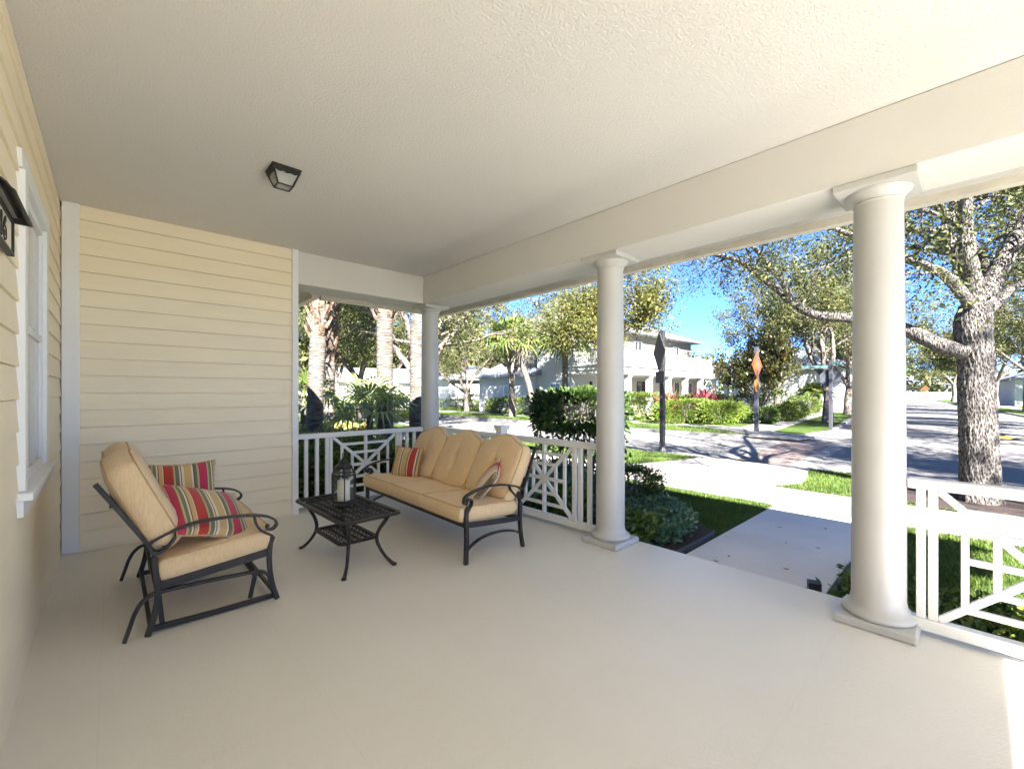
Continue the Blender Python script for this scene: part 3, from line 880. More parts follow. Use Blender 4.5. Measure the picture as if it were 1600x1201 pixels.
# ---- throw pillows
def pillow(label, mtx, mat, W=.43, T=.15, seed=0, trim=None):
    n = 30; vs = []; fs = []; rng = random.Random(seed)
    for sg in (1, -1):
        base = len(vs)
        for a in range(n + 1):
            for c in range(n + 1):
                i = -1 + 2 * a / n; j = -1 + 2 * c / n
                x = i * W / 2 * (1 - .09 * (1 - j * j)); y = j * W / 2 * (1 - .09 * (1 - i * i))
                e = max(0, (1 - i * i)) * max(0, (1 - j * j))
                w = T / 2 * e ** .42 * (1 + .05 * math.sin(5 * i + seed) * math.cos(4 * j + seed))
                vs.append((x, y, sg * w))
        for a in range(n):
            for c in range(n):
                p = base + a * (n + 1) + c; q = (p, p + n + 1, p + n + 2, p + 1)
                fs.append(q if sg > 0 else q[::-1])
    mb = MB(); mb.add(vs, fs)
    o = mb.build('throw_pillow', mat, None, smooth=True)
    o.matrix_world = mtx
    tag(o, label, 'pillow', 'striped throw pillows')
    pts = []
    for a in range(0, n): pts.append((a, 0))
    for c in range(0, n): pts.append((n, c))
    for a in range(n, 0, -1): pts.append((a, n))
    for c in range(n, 0, -1): pts.append((0, c))
    pts.append((0, 0)); L = []
    for a, c in pts:
        i = -1 + 2 * a / n; j = -1 + 2 * c / n
        L.append((i * W / 2 * (1 - .09 * (1 - j * j)), j * W / 2 * (1 - .09 * (1 - i * i)), 0))
    MB().tube(L, [.0045 + .0015 * math.sin(k * 2.1) for k in range(len(L))], 6).build('piping', trim or M['piping'], o, smooth=True)
    return o
M['red_trim'] = plain('red_cord', (0.30, 0.03, 0.03), .85, .3, 60)
pillow('red and gold striped pillow standing against the far arm of the glider', frame_m((.405, 4.13, .655), (1, .08, -.02), (-.36, .26, .9)), M['stripe_a'], .43, .14, 1)
pillow('red and gold striped pillow lying slumped beside the near arm of the glider', frame_m((.475, 3.47, .605), (.36, .12, -.13), (-.22, .26, .26)), M['stripe_a'], .48, .14, 2)
pillow('gold pillow with red stripes leaning in the far corner of the sofa', frame_m((2.475, 4.44, .60), (.42, -.85, -.02), (.30, .12, .9)), M['stripe_b'], .37, .13, 3, M['red_trim'])
pillow('red and cream striped pillow leaning by the near arm of the sofa', frame_m((2.50, 3.03, .60), (.62, .60, .15), (.50, -.32, .75)), M['stripe_c'], .37, .13, 4, M['red_trim'])

# ---- coffee table
TC = (1.468, 3.68)
tb = thing('coffee_table', 'black cast metal coffee table with woven lattice top and curved legs', 'table', (TC[0], TC[1], 0), R(1.5))
HX, HYT, TZ = .235, .50, .44
def ring_outline(hx, hy, r=.04, n=5):
    o = []
    for sx, sy, a0 in ((1, 1, 0), (-1, 1, 90), (-1, -1, 180), (1, -1, 270)):
        for k in range(n + 1):
            t = R(a0 + 90 * k / n); o.append((sx * (hx - r) + r * math.cos(t), sy * (hy - r) + r * math.sin(t)))
    return o
def cast_plate(hx, hy, z, name, cell):
    m = MB()
    m.sweep([(x, y, z) for x, y in ring_outline(hx, hy)], .034, .022, (0, 0, 1), closed=True, prof=[(-.02, -.014), (.014, -.014), (.018, -.002), (.010, .008), (-.014, .008), (-.02, .002)])
    # basket weave of short cast bars on the diagonal
    c45 = math.cos(PI / 4)
    nn = int((hx + hy) / cell) + 3
    lim = (hx - .022, hy - .022)
    for i in range(-nn, nn):
        for j in range(-nn, nn):
            u = i * cell; v = j * cell
            for k in (-1, 0, 1):
                if (i + j) % 2: pa = (u - cell * .52, v + k * cell * .30); pb = (u + cell * .52, v + k * cell * .30)
                else: pa = (u + k * cell * .30, v - cell * .52); pb = (u + k * cell * .30, v + cell * .52)
                A = ((pa[0] - pa[1]) * c45, (pa[0] + pa[1]) * c45); B = ((pb[0] - pb[1]) * c45, (pb[0] + pb[1]) * c45)
                if all(abs(q[0]) < lim[0] and abs(q[1]) < lim[1] for q in (A, B)):
                    md = ((A[0] + B[0]) / 2, (A[1] + B[1]) / 2)
                    m.sweep([(A[0], A[1], z - .006), (md[0], md[1], z + .003 - .0006 * k), (B[0], B[1], z - .0065)], cell * .13, .006)
    return m.build(name, M['iron'], tb, bevel=.0)
cast_plate(HX, HYT, TZ - .008, 'tabletop', .047)
cast_plate(.15, .27, .205, 'shelf', .047)
for sx in (-1, 1):
    for sy in (-1, 1):
        P = [(.175, .43, .418), (.155, .405, .36), (.128, .360, .29), (.118, .330, .22), (.128, .345, .15), (.160, .395, .07), (.195, .440, .020), (.208, .455, .010)]
        rr = [.019, .016, .0145, .015, .0135, .0125, .0145, .013]
        pts = catmull([(sx * a, sy * b, c) for a, b, c in P], 4)
        rs = [rr[min(int(i / 4), 7)] + (rr[min(int(i / 4) + 1, 7)] - rr[min(int(i / 4), 7)]) * (i % 4) / 4 for i in range(len(pts))]
        lg = MB().tube(pts, rs, 10)
        f = P[-1]; lg.lathe([(.006, .0), (.019, .002), (.021, .010), (.014, .020), (.004, .024)], (sx * f[0], sy * f[1], 0.0005), 12)
        lg.build('leg', M['iron'], tb, smooth=True)
ap = MB()
for s in (-1, 1):
    ap.bar((s * .17, -.42, .415), (s * .17, .42, .415), .014, .024); ap.bar((-.17, s * .43, .415), (.17, s * .43, .415), .014, .024)
ap.build('apron', M['iron'], tb, bevel=.002)
for s in (-1, 1): pass

# ---- candle lantern on the table
LN = thing('candle_lantern', 'black hexagonal candle lantern with a thick white candle on the coffee table', 'lantern', (1.455, 3.685, TZ + .001), R(12))
def hexa(r, z, n=6, a0=0): return [(r * math.cos(a0 + 2 * PI * i / n), r * math.sin(a0 + 2 * PI * i / n), z) for i in range(n)]
bs = MB().lathe([(.118, 0.012), (.118, .022), (.108, .030), (.100, .040), (.02, .0402)], n=6)
for i in range(6):
    p = hexa(.104, 0)[i]; bs.lathe([(.011, 0), (.013, .006), (.009, .013)], p, 8)
bs.build('base', M['black'], LN, bevel=.002)
fr = MB(); gm = MB(); lo = hexa(.100, .040); hi = hexa(.104, .262)
for i in range(6):
    j = (i + 1) % 6
    fr.bar(lo[i], hi[i], .011, .011)
    fr.bar(hi[i], hi[j], .012, .014); fr.bar(Vector(lo[i]) + Vector((0, 0, .006)), Vector(lo[j]) + Vector((0, 0, .006)), .010, .012)
    gm.add([Vector(lo[i]) * .96 + Vector((0, 0, .004)), Vector(lo[j]) * .96 + Vector((0, 0, .004)), Vector(hi[j]) * .96 + Vector((0, 0, .008)), Vector(hi[i]) * .96 + Vector((0, 0, .008))], [(0, 1, 2, 3)])
ro = hexa(.070, .318)
for i in range(6):
    j = (i + 1) % 6
    fr.bar(hi[i], ro[i], .010, .010); fr.bar(ro[i], ro[j], .011, .012)
    gm.add([Vector(hi[i]) * .97, Vector(hi[j]) * .97, Vector(ro[j]) * .97, Vector(ro[i]) * .97], [(0, 1, 2, 3)])
for k in range(len(gm.v)): pass
fr.build('frame', M['black'], LN, bevel=.0015)
gm.build('glass', M['glass'], LN)
MB().lathe([(.082, .322), (.078, .330), (.050, .352), (.034, .375), (.020, .392), (.012, .404), (.004, .412)], n=6).build('roof', M['black'], LN, bevel=.001)
MB().tube([(.0, .018 * math.cos(t), .424 + .018 * math.sin(t)) for t in [2 * PI * k / 20 for k in range(21)]], .003, 6).build('hanging_ring', M['black'], LN, smooth=True)
cd = MB().lathe([(.05, .0405), (.051, .05), (.051, .205), (.047, .213), (.038, .208), (.004, .204)], n=28).build('candle', M['candle'], LN, smooth=True, autos=40)
MB().tube([(0, 0, .204), (.002, 0, .215), (.004, .001, .222)], .0018, 5).build('wick', M['black'], cd)
# ================================================================== GROUND AND STREETS
RZ = -0.25
KX0, KX1 = 10.5, 16.8            # near and far kerb of the front street
ga = math.atan(0.104)
def rb(s, t):                    # side street frame: s along it, t across
    return (KX1 + s * math.cos(ga) - t * math.sin(ga), s * math.sin(ga) + t * math.cos(ga))
g = MB().slab([(-300, -300), (400, -300), (400, 400), (-300, 400)], -0.9, -0.262).build('ground', M['lawn'])
tag(g, kind='structure')
rd = MB().slab([(KX0, -120), (KX1 + .001, -120), (KX1 + .001, 160), (KX0, 160)], -0.3, RZ)
rd.slab([(KX1 + .0015, -7.5), rb(200, -5.0), rb(200, 3.6), (KX1 + .0015, 6.5)], -0.3, RZ + .0005)
tag(rd.build('road', M['asphalt']), kind='structure')
def arc(c, r, a0, a1, n=8):
    return [(c[0] + r * math.cos(R(a0 + (a1 - a0) * k / n)), c[1] + r * math.sin(R(a0 + (a1 - a0) * k / n))) for k in range(n + 1)]
W0, W1 = .80, 1.90               # front walkway
# near lawn block, with openings left for paving that lies on top
nl = MB().slab([(-60, -100), (KX0 - .15, -100), (KX0 - .15, 150), (-60, 150)], -0.30, GZ).build('lawn', M['lawn'])
tag(nl, kind='structure')
kb = MB().box(KX0 - .149, KX0, -100, 2.2, -0.30, GZ + .003).box(KX0 - .149, KX0, 4.75, 24, -0.30, GZ + .003).box(KX0 - .149, KX0, 29.5, 150, -0.30, GZ + .003)
kb.box(KX0 - .149, KX0, 2.2, 4.75, -0.30, RZ + .03)
tag(kb.build('kerb', M['kerb'], bevel=.01), kind='structure')
# far lawn blocks with rounded corners
cN = rb(2.3, 3.6 + 2.3)
def corner(cx, cy, r, a0, a1): return arc((cx, cy), r, a0, a1, 10)
nb = [(KX1, 150), (KX1, 7.2)] + [(KX1 + 2.6 - 2.6 * math.cos(R(a)), 7.0 - 2.6 * math.sin(R(a)) + .0) for a in (10, 25, 40, 55, 70, 85)] + [rb(5, 3.6), rb(200, 3.6), (230, 150)]
sb = [(KX1, -100), (KX1, -8)] + [(KX1 + 2.8 - 2.8 * math.cos(R(a)), -8 + 2.95 * math.sin(R(a))) for a in (15, 30, 45, 60, 75, 88)] + [rb(5, -5.0), rb(200, -5.0), (230, -100)]
fb = MB().slab(nb, -0.3, GZ - .003); fb.slab(sb, -0.3, GZ - .003)
tag(fb.build('lawn', M['lawn']), kind='structure')
fk = MB()
for poly in (nb[:-1], sb[:-1]):
    fk.sweep([(p[0], p[1], -.198) for p in poly], .15, .105)
tag(fk.build('kerb', M['kerb']), kind='structure')
# pavements
sw = MB()
def joints(mb, y0, y1, x0, x1, z, step):
    y = y0
    while y < y1:
        mb.slab([(x0, y), (x1, y), (x1, min(y + step - .012, y1)), (x0, min(y + step - .012, y1))], GZ - .05, z); y += step
joints(sw, -60, 90, 6.70, 7.98, GZ + .012, 1.35)
tag(sw.build('sidewalk', M['concrete'], bevel=.004), kind='structure')
ramp_ = MB().slab([(7.985, 5.15), (7.985, 2.35), (8.6, 2.05), (9.3, 2.12), (10.35, 2.35), (10.35, 4.55), (9.6, 4.62), (8.7, 4.9)], GZ - .05, GZ + .010)
tag(ramp_.build('kerb_ramp', M['concrete'], bevel=.004), kind='structure')
wk = MB()
for x0, x1 in ((3.661, 4.98), (4.99, 6.69)):
    wk.slab([(x0, W0), (x1, W0), (x1, W1), (x0, W1)], GZ - .05, GZ + .012)
tag(wk.build('walkway', M['walk'], bevel=.004), kind='structure')
fs = MB().slab([(19.5, 8.2), (20.7, 8.2), (20.7, 90), (19.5, 90)], GZ - .05, GZ + .008)
pts_l = [rb(2.2, 6.9), rb(2.4, 5.3)]
fs.slab([rb(-.0 + .4, 4.1), rb(1.6, 3.75), rb(3.0, 5.3), rb(70, 5.3), rb(70, 6.8), rb(4.6, 6.8), (20.7, 8.19), (19.5, 8.19), (18.0, 7.2), (17.0, 6.2)], GZ - .05, GZ + .008)
fs.slab([rb(1.5, -5.2), rb(2.8, -6.8), rb(70, -6.8), rb(70, -8.2), rb(1.5, -8.2)], GZ - .05, GZ + .008)
tag(fs.build('sidewalk', M['concrete'], bevel=.004), kind='structure')
dw = MB()  # unseen paving beyond the porch end, added to bounce sunlight under the ceiling
for i in range(4):
    for j in range(5): dw.slab([(-3 + j * 2.4, -13 + i * 2.3), (-.62 + j * 2.4, -13 + i * 2.3), (-.62 + j * 2.4, -10.72 + i * 2.3), (-3 + j * 2.4, -10.72 + i * 2.3)], GZ - .05, GZ + .010)
tag(dw.build('added_bounce_slab', M['added_bounce_slab'], bevel=.004), kind='structure')
# crosswalk: brick between concrete bands
cw = MB().slab([(KX0 + .02, 2.86), (KX0 + .02, 4.02), (KX1 - .1, 4.42), (KX1 - .1, 3.16)], RZ - .01, RZ + .005).build('brick_crosswalk', M['brick'])
tag(cw, kind='structure')
cb2 = MB().slab([(KX0 + .02, 2.52), (KX0 + .02, 2.85), (KX1 - .1, 3.15), (KX1 - .1, 2.80)], RZ - .01, RZ + .006)
cb2.slab([(KX0 + .02, 4.03), (KX0 + .02, 4.36), (KX1 - .1, 4.78), (KX1 - .1, 4.43)], RZ - .01, RZ + .006)
tag(cb2.build('crosswalk_band', M['concrete']), kind='structure')
cb3 = MB().slab([(KX1 + 1.2, -7.0), (KX1 + 1.75, -7.0), (KX1 + 1.75, 4.0), (KX1 + 1.2, 4.0)], RZ - .01, RZ + .006).build('crosswalk_band', M['concrete'])
tag(cb3, kind='structure')
# yellow arrow head paint on the side street
ym = MB(); c = at(1562, 683, RZ)
ym.slab([(c.x - .5, c.y - .5), (c.x + 1.2, c.y - .15), (c.x + 1.2, c.y + .15), (c.x - .5, c.y + .35)], RZ - .01, RZ + .007)
tag(ym.build('road_marking', plain('yellow_road_paint', (.55, .33, .03), .7, .15, 5)), kind='structure')
# beds
bd = MB().slab([(3.67, 1.98), (4.9, 1.98), (5.35, 2.45), (5.9, 3.3), (6.3, 4.0), (6.3, 5.3), (3.67, 5.3)], GZ - .05, GZ + .006)
bd.slab([(3.67, -6), (4.45, -6), (4.45, .72), (3.67, .72)], GZ - .05, GZ + .006)
bd.slab([(1.7, 5.75), (5.9, 5.75), (6.0, 9.0), (4.5, 12.5), (1.7, 12.5)], GZ - .05, GZ + .005)
tag(bd.build('planting_bed', M['soil']), kind='structure')
ml = MB().slab([(9.1 + 1.05 * math.cos(a) * (1 + .08 * math.sin(3 * a)), 0.0 + 1.15 * math.sin(a)) for a in [2 * PI * k / 28 for k in range(28)]], GZ - .05, GZ + .02)
tag(ml.build('mulch_ring', M['mulch']), kind='structure')
ed = thing('landscape_edging', 'dark plastic edging strip between the front walkway and the left plant bed', 'edging', (3.7, 1.94, GZ))
MB().sweep([(0, 0, .018), (1.0, 0, .018), (1.1, .02, .018)], .022, .04).tube([(0, 0, .045), (1.0, 0, .045), (1.1, .02, .045)], .013, 8).build('edging_strip', M['edging'], ed)
ed = thing('landscape_edging', 'dark edging strip along the right side of the front walkway', 'edging', (3.7, .76, GZ))
MB().sweep([(0, 0, .02), (1.2, 0, .02)], .03, .05).build('edging_strip', M['edging'], ed, bevel=.006)
# low path light at the foot of the nearest column
pl = thing('path_spotlight', 'small black spotlight at the walkway edge beside the nearest column', 'garden light', (3.86, .86, GZ + .012), R(20))
MB().box(-.05, .05, -.04, .04, 0, .05).build('base', M['edging'], pl, bevel=.006)
MB().box(-.045, .045, -.05, .02, .052, .12).box(-.052, .052, -.06, -.048, .047, .127).build('lamp_head', M['black'], pl, bevel=.004)

# ------------------------------------------------------------------ grass blades on the near lawns
nprng = np.random.default_rng(7)
def inpoly(P, poly):
    x, y = P[:, 0], P[:, 1]; c = np.zeros(len(P), bool); j = len(poly) - 1
    for i in range(len(poly)):
        xi, yi = poly[i]; xj, yj = poly[j]
        c ^= ((yi > y) != (yj > y)) & (x < (xj - xi) * (y - yi) / (yj - yi + 1e-12) + xi); j = i
    return c
def blades(name, poly, dens, h, w, z=GZ, excl=()):
    xs = [p[0] for p in poly]; ys = [p[1] for p in poly]
    n = int((max(xs) - min(xs)) * (max(ys) - min(ys)) * dens)
    P = nprng.uniform((min(xs), min(ys)), (max(xs), max(ys)), (n, 2)); P = P[inpoly(P, poly)]
    for e in excl: P = P[~inpoly(P, e)]
    n = len(P); c = np.column_stack([P, np.full(n, z)])
    d = nprng.normal(size=(n, 3)) * .45; d[:, 2] = 1; d /= np.linalg.norm(d, axis=1, keepdims=True)
    s = np.cross(d, nprng.normal(size=(n, 3))); s /= np.linalg.norm(s, axis=1, keepdims=True)
    H = h * nprng.uniform(.5, 1.3, (n, 1)); W = w
    v = np.stack([c - s * W / 2, c + s * W / 2, c + d * H], 1).reshape(-1, 3)
    o = np_mesh(name, v, np.arange(n * 3).reshape(-1, 3), M['blade']); tag(o, kind='stuff'); return o
ramp_poly = [(7.985, 5.15), (7.985, 2.35), (8.6, 2.05), (9.3, 2.12), (10.35, 2.35), (10.35, 4.55), (9.6, 4.62), (8.7, 4.9)]
mulch_poly = [(9.1 + 1.05 * math.cos(a), 1.12 * math.sin(a)) for a in [2 * PI * k / 20 for k in range(20)]]
o = blades('grass', [(4.6, 1.98), (6.69, 1.93), (6.69, 5.5), (6.25, 5.5), (6.25, 4.0), (5.85, 3.3), (5.3, 2.45), (4.9, 2.02)], 5200, .05, .007)
tag(o, 'short green lawn strip between the left plant bed and the sidewalk', 'grass', kind='stuff')
o = blades('grass', [(4.47, -2.6), (6.69, -2.6), (6.69, .79), (4.47, .79)], 4800, .055, .008)
tag(o, 'green lawn seen through the right railing, beside the walkway', 'grass', kind='stuff')
o = blades('grass', [(7.99, -4), (10.35, -4), (10.35, 13), (7.99, 13)], 2600, .05, .009, excl=(ramp_poly, mulch_poly))
tag(o, 'sunlit verge grass between the near sidewalk and the street', 'grass', kind='stuff')
o = blades('grass', [(16.95, 5.5), (19.45, 8.4), (19.45, 30), (16.95, 30)], 500, .08, .02)
tag(o, 'verge grass on the far side of the front street', 'grass', kind='stuff')

# ------------------------------------------------------------------ plants
def leaves_obj(name, pts, size, mat, parent, elong=2.0, seed=0, **k):
    rng = np.random.default_rng(seed)
    v, f = leaf_arrays(np.asarray(pts, dtype=float), size, rng, elong, **k)
    return np_mesh(name, v, f, mat, parent)
def box_pts(rng, n, hx, hy, h, z0=0.0, shell=.72, rough=.06, round_=2.6, p=2.0):
    """points mostly near the surface of a clipped shrub (superellipse block)"""
    d = rng.normal(size=(n, 3)); d /= np.linalg.norm(d, axis=1, keepdims=True)
    q = (np.abs(d) ** round_).sum(1) ** (-1 / round_)
    r = q * rng.uniform(shell, 1.0, n) * (1 + rng.normal(0, rough, n))
    P = d * r[:, None]
    return np.column_stack([P[:, 0] * hx, P[:, 1] * hy, z0 + h / 2 + P[:, 2] * h / 2])
def shrub(name, label, cat, c, hx, hy, h, leaf, mat, n, seed, rz=0, group=None, round_=4.0, z0=.02, stems=7, elong=2.0, shell=.7, rough=.05):
    t = thing(name, label, cat, (c[0], c[1], GZ), rz, group)
    rng = np.random.default_rng(seed)
    P = box_pts(rng, n, hx, hy, h - z0, z0, shell, rough, round_)
    leaves_obj('crown', P, leaf, mat, t, elong, seed)
    m = MB(); rr = random.Random(seed)
    for i in range(stems):
        a = (rr.uniform(-.5, .5) * hx, rr.uniform(-.5, .5) * hy); b = (a[0] * 1.5, a[1] * 1.5)
        m.tube([(a[0], a[1], 0), ((a[0] + b[0]) / 2 + rr.uniform(-.04, .04), (a[1] + b[1]) / 2, h * .45), (b[0], b[1], h * .88)], [.014, .011, .005], 5)
    m.build('stem', M['bark_far'], t)
    return t
c = at(1000, 800)
# tall ficus hedge behind the second column: dense top, open stems below
hd_c = (5.62, 4.43)
hd_t = thing('ficus_shrub', 'tall dark glossy clipped shrub behind the railing and the middle column', 'shrub', (hd_c[0], hd_c[1], GZ), R(40))
rng = np.random.default_rng(3)
P = box_pts(rng, 5200, .42, .76, .66, .92, .55, .05, 5.0)
P2 = np.column_stack([rng.uniform(-.40, .40, 1300), rng.uniform(-.74, .74, 1300), rng.uniform(.18, 1.0, 1300)])
leaves_obj('crown', np.concatenate([P, P2]), .085, M['dark_leaf'], hd_t, 1.9, 3)
mm = MB(); rr = random.Random(3)
for i in range(26):
    a = (rr.uniform(-.28, .28), rr.uniform(-.7, .7))
    mm.tube([(a[0], a[1], 0), (a[0] + rr.uniform(-.08, .08), a[1] + rr.uniform(-.08, .08), .7), (a[0] + rr.uniform(-.12, .12), a[1] + rr.uniform(-.12, .12), 1.45)], [.016, .012, .005], 5)
mm.build('stem', M['bark_far'], hd_t)
shrub('boxwood_shrub', 'low dark clipped shrub standing right behind the middle column', 'shrub', (5.25, 3.30), .34, .42, .52, .035, M['blue_dark'] if 'blue_dark' in M else M['dark_leaf'], 9000, 4, R(-8), round_=5)
# ground cover with shiny leaves beside the walkway
def rosettes(centres, n, size, hgt, mat, name, parent=None, seed=0, elong=2.4):
    rng = np.random.default_rng(seed); C = np.repeat(np.asarray(centres), n, axis=0)
    P = C.copy(); P[:, :2] += rng.normal(0, .045, (len(P), 2)); P[:, 2] += rng.uniform(.1, 1.0, len(P)) * hgt
    D = rng.normal(size=(len(P), 3)); D[:, 2] = rng.uniform(-.15, .9, len(P)); D /= np.linalg.norm(D, axis=1, keepdims=True)
    v, f = leaf_arrays(P, size, rng, elong, dirs=D); return np_mesh(name, v, f, mat, parent)
rng = np.random.default_rng(11)
def scatter(poly, n):
    xs = [p[0] for p in poly]; ys = [p[1] for p in poly]
    P = rng.uniform((min(xs), min(ys)), (max(xs), max(ys)), (n * 6, 2)); P = P[inpoly(P, poly)][:n]
    return np.column_stack([P, np.full(len(P), GZ)])
tag(rosettes(scatter([(4.05, 2.15), (4.8, 2.15), (5.2, 2.55), (5.7, 3.3), (5.7, 3.7), (4.6, 3.3), (4.05, 2.9)], 330), 46, .062, .20, M['blue_leaf'], 'ground_cover', seed=1), 'bluish green leafy ground cover beside the front walkway', 'ground cover', kind='stuff')
tag(rosettes(scatter([(3.72, 2.25), (4.1, 2.2), (4.2, 2.9), (4.7, 3.3), (4.7, 4.0), (3.72, 4.0)], 260), 42, .068, .30, M['hedge_leaf'], 'ground_cover', seed=2), 'yellowish green ground cover at the foot of the middle column', 'ground cover', kind='stuff')
tag(rosettes(scatter([(3.75, 3.6), (5.3, 4.0), (5.3, 5.2), (3.75, 5.6)], 240), 34, .08, .34, M['blue_leaf'], 'ground_cover', seed=3), 'dark leafy ground cover behind the sofa railing', 'ground cover', kind='stuff')
tag(rosettes(scatter([(3.72, -3.0), (4.4, -3.0), (4.4, .68), (3.72, .68)], 380), 40, .062, .14, M['hedge_leaf'], 'ground_cover', seed=4), 'leafy ground cover just outside the right railing', 'ground cover', kind='stuff')
tag(rosettes(scatter([(1.8, 5.9), (5.3, 5.9), (5.3, 7.4), (1.8, 7.4)], 420), 26, .12, .66, M['hedge_leaf'], 'ground_cover', seed=5), 'mixed green foliage behind the back railing', 'ground cover', kind='stuff')
tag(rosettes(scatter([(1.9, 8.6), (4.6, 8.6), (4.8, 12.3), (1.9, 12.3)], 520), 26, .11, .75, M['variegated'], 'ground_cover', seed=6), 'pale yellow variegated ground cover round the palm trunks', 'ground cover', kind='stuff')

n = 170
P = np.column_stack([rng.uniform(3.9, 10.2, n), rng.uniform(-1.5, 6.5, n), np.full(n, GZ + .022)])
P = P[~((P[:, 0] < 4.9) & ((P[:, 1] > 1.9) | (P[:, 1] < .8)))]
D = rng.normal(size=(len(P), 3)); D[:, 2] *= .12
v, f = leaf_arrays(P, .045, rng, 2.0, dirs=D * 3, flat=.9); tag(np_mesh('fallen_leaves', v, f, M['dry_leaf']), 'scattered brown leaves on the walkway, sidewalk and verge', 'leaves', kind='stuff')
# ------------------------------------------------------------------ trees
def rot_to(d, ang, az):
    d = d.normalized(); a = d.orthogonal().normalized(); b = d.cross(a)
    return (d * math.cos(ang) + (a * math.cos(az) + b * math.sin(az)) * math.sin(ang)).normalized()
def limb_path(rng, p, d, L, nseg, wander, up):
    pts = [p.copy()]; d = d.copy()
    for i in range(nseg):
        d = (d + Vector((rng.gauss(0, wander), rng.gauss(0, wander), rng.gauss(0, wander * .8) + up))).normalized()
        p = p + d * (L / nseg); pts.append(p)
    return pts
class Tree:
    def __init__(s, seed): s.rng = random.Random(seed); s.w = MB(); s.tw = []; s.seed = seed
    def branch(s, p, d, L, r, lvl, maxl, kids, up=.03, wander=.16, fall=.62, spread=(.5, 1.05), rfall=.55):
        rng = s.rng; nseg = 6 if lvl < 2 else 4
        pts = limb_path(rng, Vector(p), Vector(d), L, nseg, wander, up)
        rad = [r * (1 - .55 * i / nseg) for i in range(nseg + 1)]
        s.w.tube(pts, rad, 8 if lvl == 0 else (6 if lvl == 1 else (4 if lvl == 2 else 3)), cap=False)
        s.children(pts, rad, L, lvl, maxl, kids, up, wander, fall, spread, rfall)
    def children(s, pts, rad, L, lvl, maxl, kids, up=.03, wander=.16, fall=.62, spread=(.5, 1.05), rfall=.55, lo=.3):
        rng = s.rng; nseg = len(pts) - 1
        if lvl >= maxl:
            s.tw.append(pts); return
        k = kids[min(lvl, len(kids) - 1)]
        for i in range(k):
            f = lo + (1 - lo) * (i + rng.uniform(.2, .8)) / k if i < k - 1 else 1.0
            x = f * nseg; a = min(int(x), nseg - 1); q = pts[a].lerp(pts[a + 1], x - a)
            dd = (pts[a + 1] - pts[a]).normalized()
            nd = rot_to(dd, rng.uniform(*spread) * (.5 if f == 1.0 else 1), rng.uniform(0, 2 * PI))
            s.branch(q, nd, L * fall * rng.uniform(.75, 1.2), rad[a] * rfall, lvl + 1, maxl, kids, up, wander, fall, spread, rfall)
    def leaves(s, per, sig, size, mat, parent, elong=2.0, **k):
        rng = np.random.default_rng(s.seed + 100); P = []
        for pts in s.tw:
            A = np.array([tuple(p) for p in pts]); n = rng.poisson(per)
            if n == 0: continue
            t = rng.uniform(0.15, 1.0, n) * (len(A) - 1); i = np.minimum(t.astype(int), len(A) - 2)
            P.append(A[i] + (A[i + 1] - A[i]) * (t - i)[:, None] + rng.normal(0, sig, (n, 3)))
        P = np.concatenate(P)
        v, f = leaf_arrays(P, size, rng, elong, **k)
        return np_mesh('crown', v, f, mat, parent)
def oak(name, label, loc, seed, H=9.0, tr=.22, trunk=2.4, limbs=4, kids=(4, 5, 4), leaf=.13, per=46, mat='oak_leaf_far', group=None, bark='bark_far', rz=0, sig=.22, spread=(.45, .95)):
    t = thing(name, label, 'tree', loc, rz, group)
    T = Tree(seed); rng = T.rng
    base = [Vector((0, 0, -.06)), Vector((rng.uniform(-.05, .05), rng.uniform(-.05, .05), trunk * .5)), Vector((rng.uniform(-.15, .15), rng.uniform(-.15, .15), trunk))]
    T.w.tube(base, [tr * 1.35, tr, tr * .92], 10, cap=False)
    for i in range(limbs):
        az = 2 * PI * (i + rng.uniform(-.25, .25)) / limbs; el = rng.uniform(.75, 1.15) if i else 1.4
        d = Vector((math.cos(az) * math.cos(el), math.sin(az) * math.cos(el), math.sin(el)))
        T.branch(base[2] - Vector((0, 0, .08)), d, (H - trunk) * .62 * rng.uniform(.85, 1.1), tr * .62, 0, 3, kids, up=.05, wander=.14, fall=.60, spread=spread)
    T.w.build('trunk', M[bark], t, smooth=True)
    T.leaves(per, sig, leaf, M[mat], t)
    return t
# ---- the big live oak on the verge, its limbs laid out where they grow
OK = Vector((9.1, 0.0, GZ))
ok = thing('live_oak', 'large live oak with thick furrowed trunk on the verge right of the nearest column', 'tree', (OK.x, OK.y, GZ))
T = Tree(42)
def ol(p): return Vector(p) - OK
def dp(px, py, d): return ol(dpt(px, py, d))
# trunk: centre line read off the photo at 6.1 m, flaring at the foot
tp = [(1530, 800, 6.1, .235), (1530, 765, 6.1, .205), (1529, 720, 6.1, .192), (1528, 670, 6.1, .186), (1526, 620, 6.1, .180), (1526, 575, 6.12, .180), (1523, 540, 6.12, .180), (1521, 505, 6.14, .190), (1527, 478, 6.15, .170)]
pts = [dp(a, b, c) for a, b, c, r in tp]; rad = [r for *_, r in tp]
pts[0].z = -.08
TT = MB()
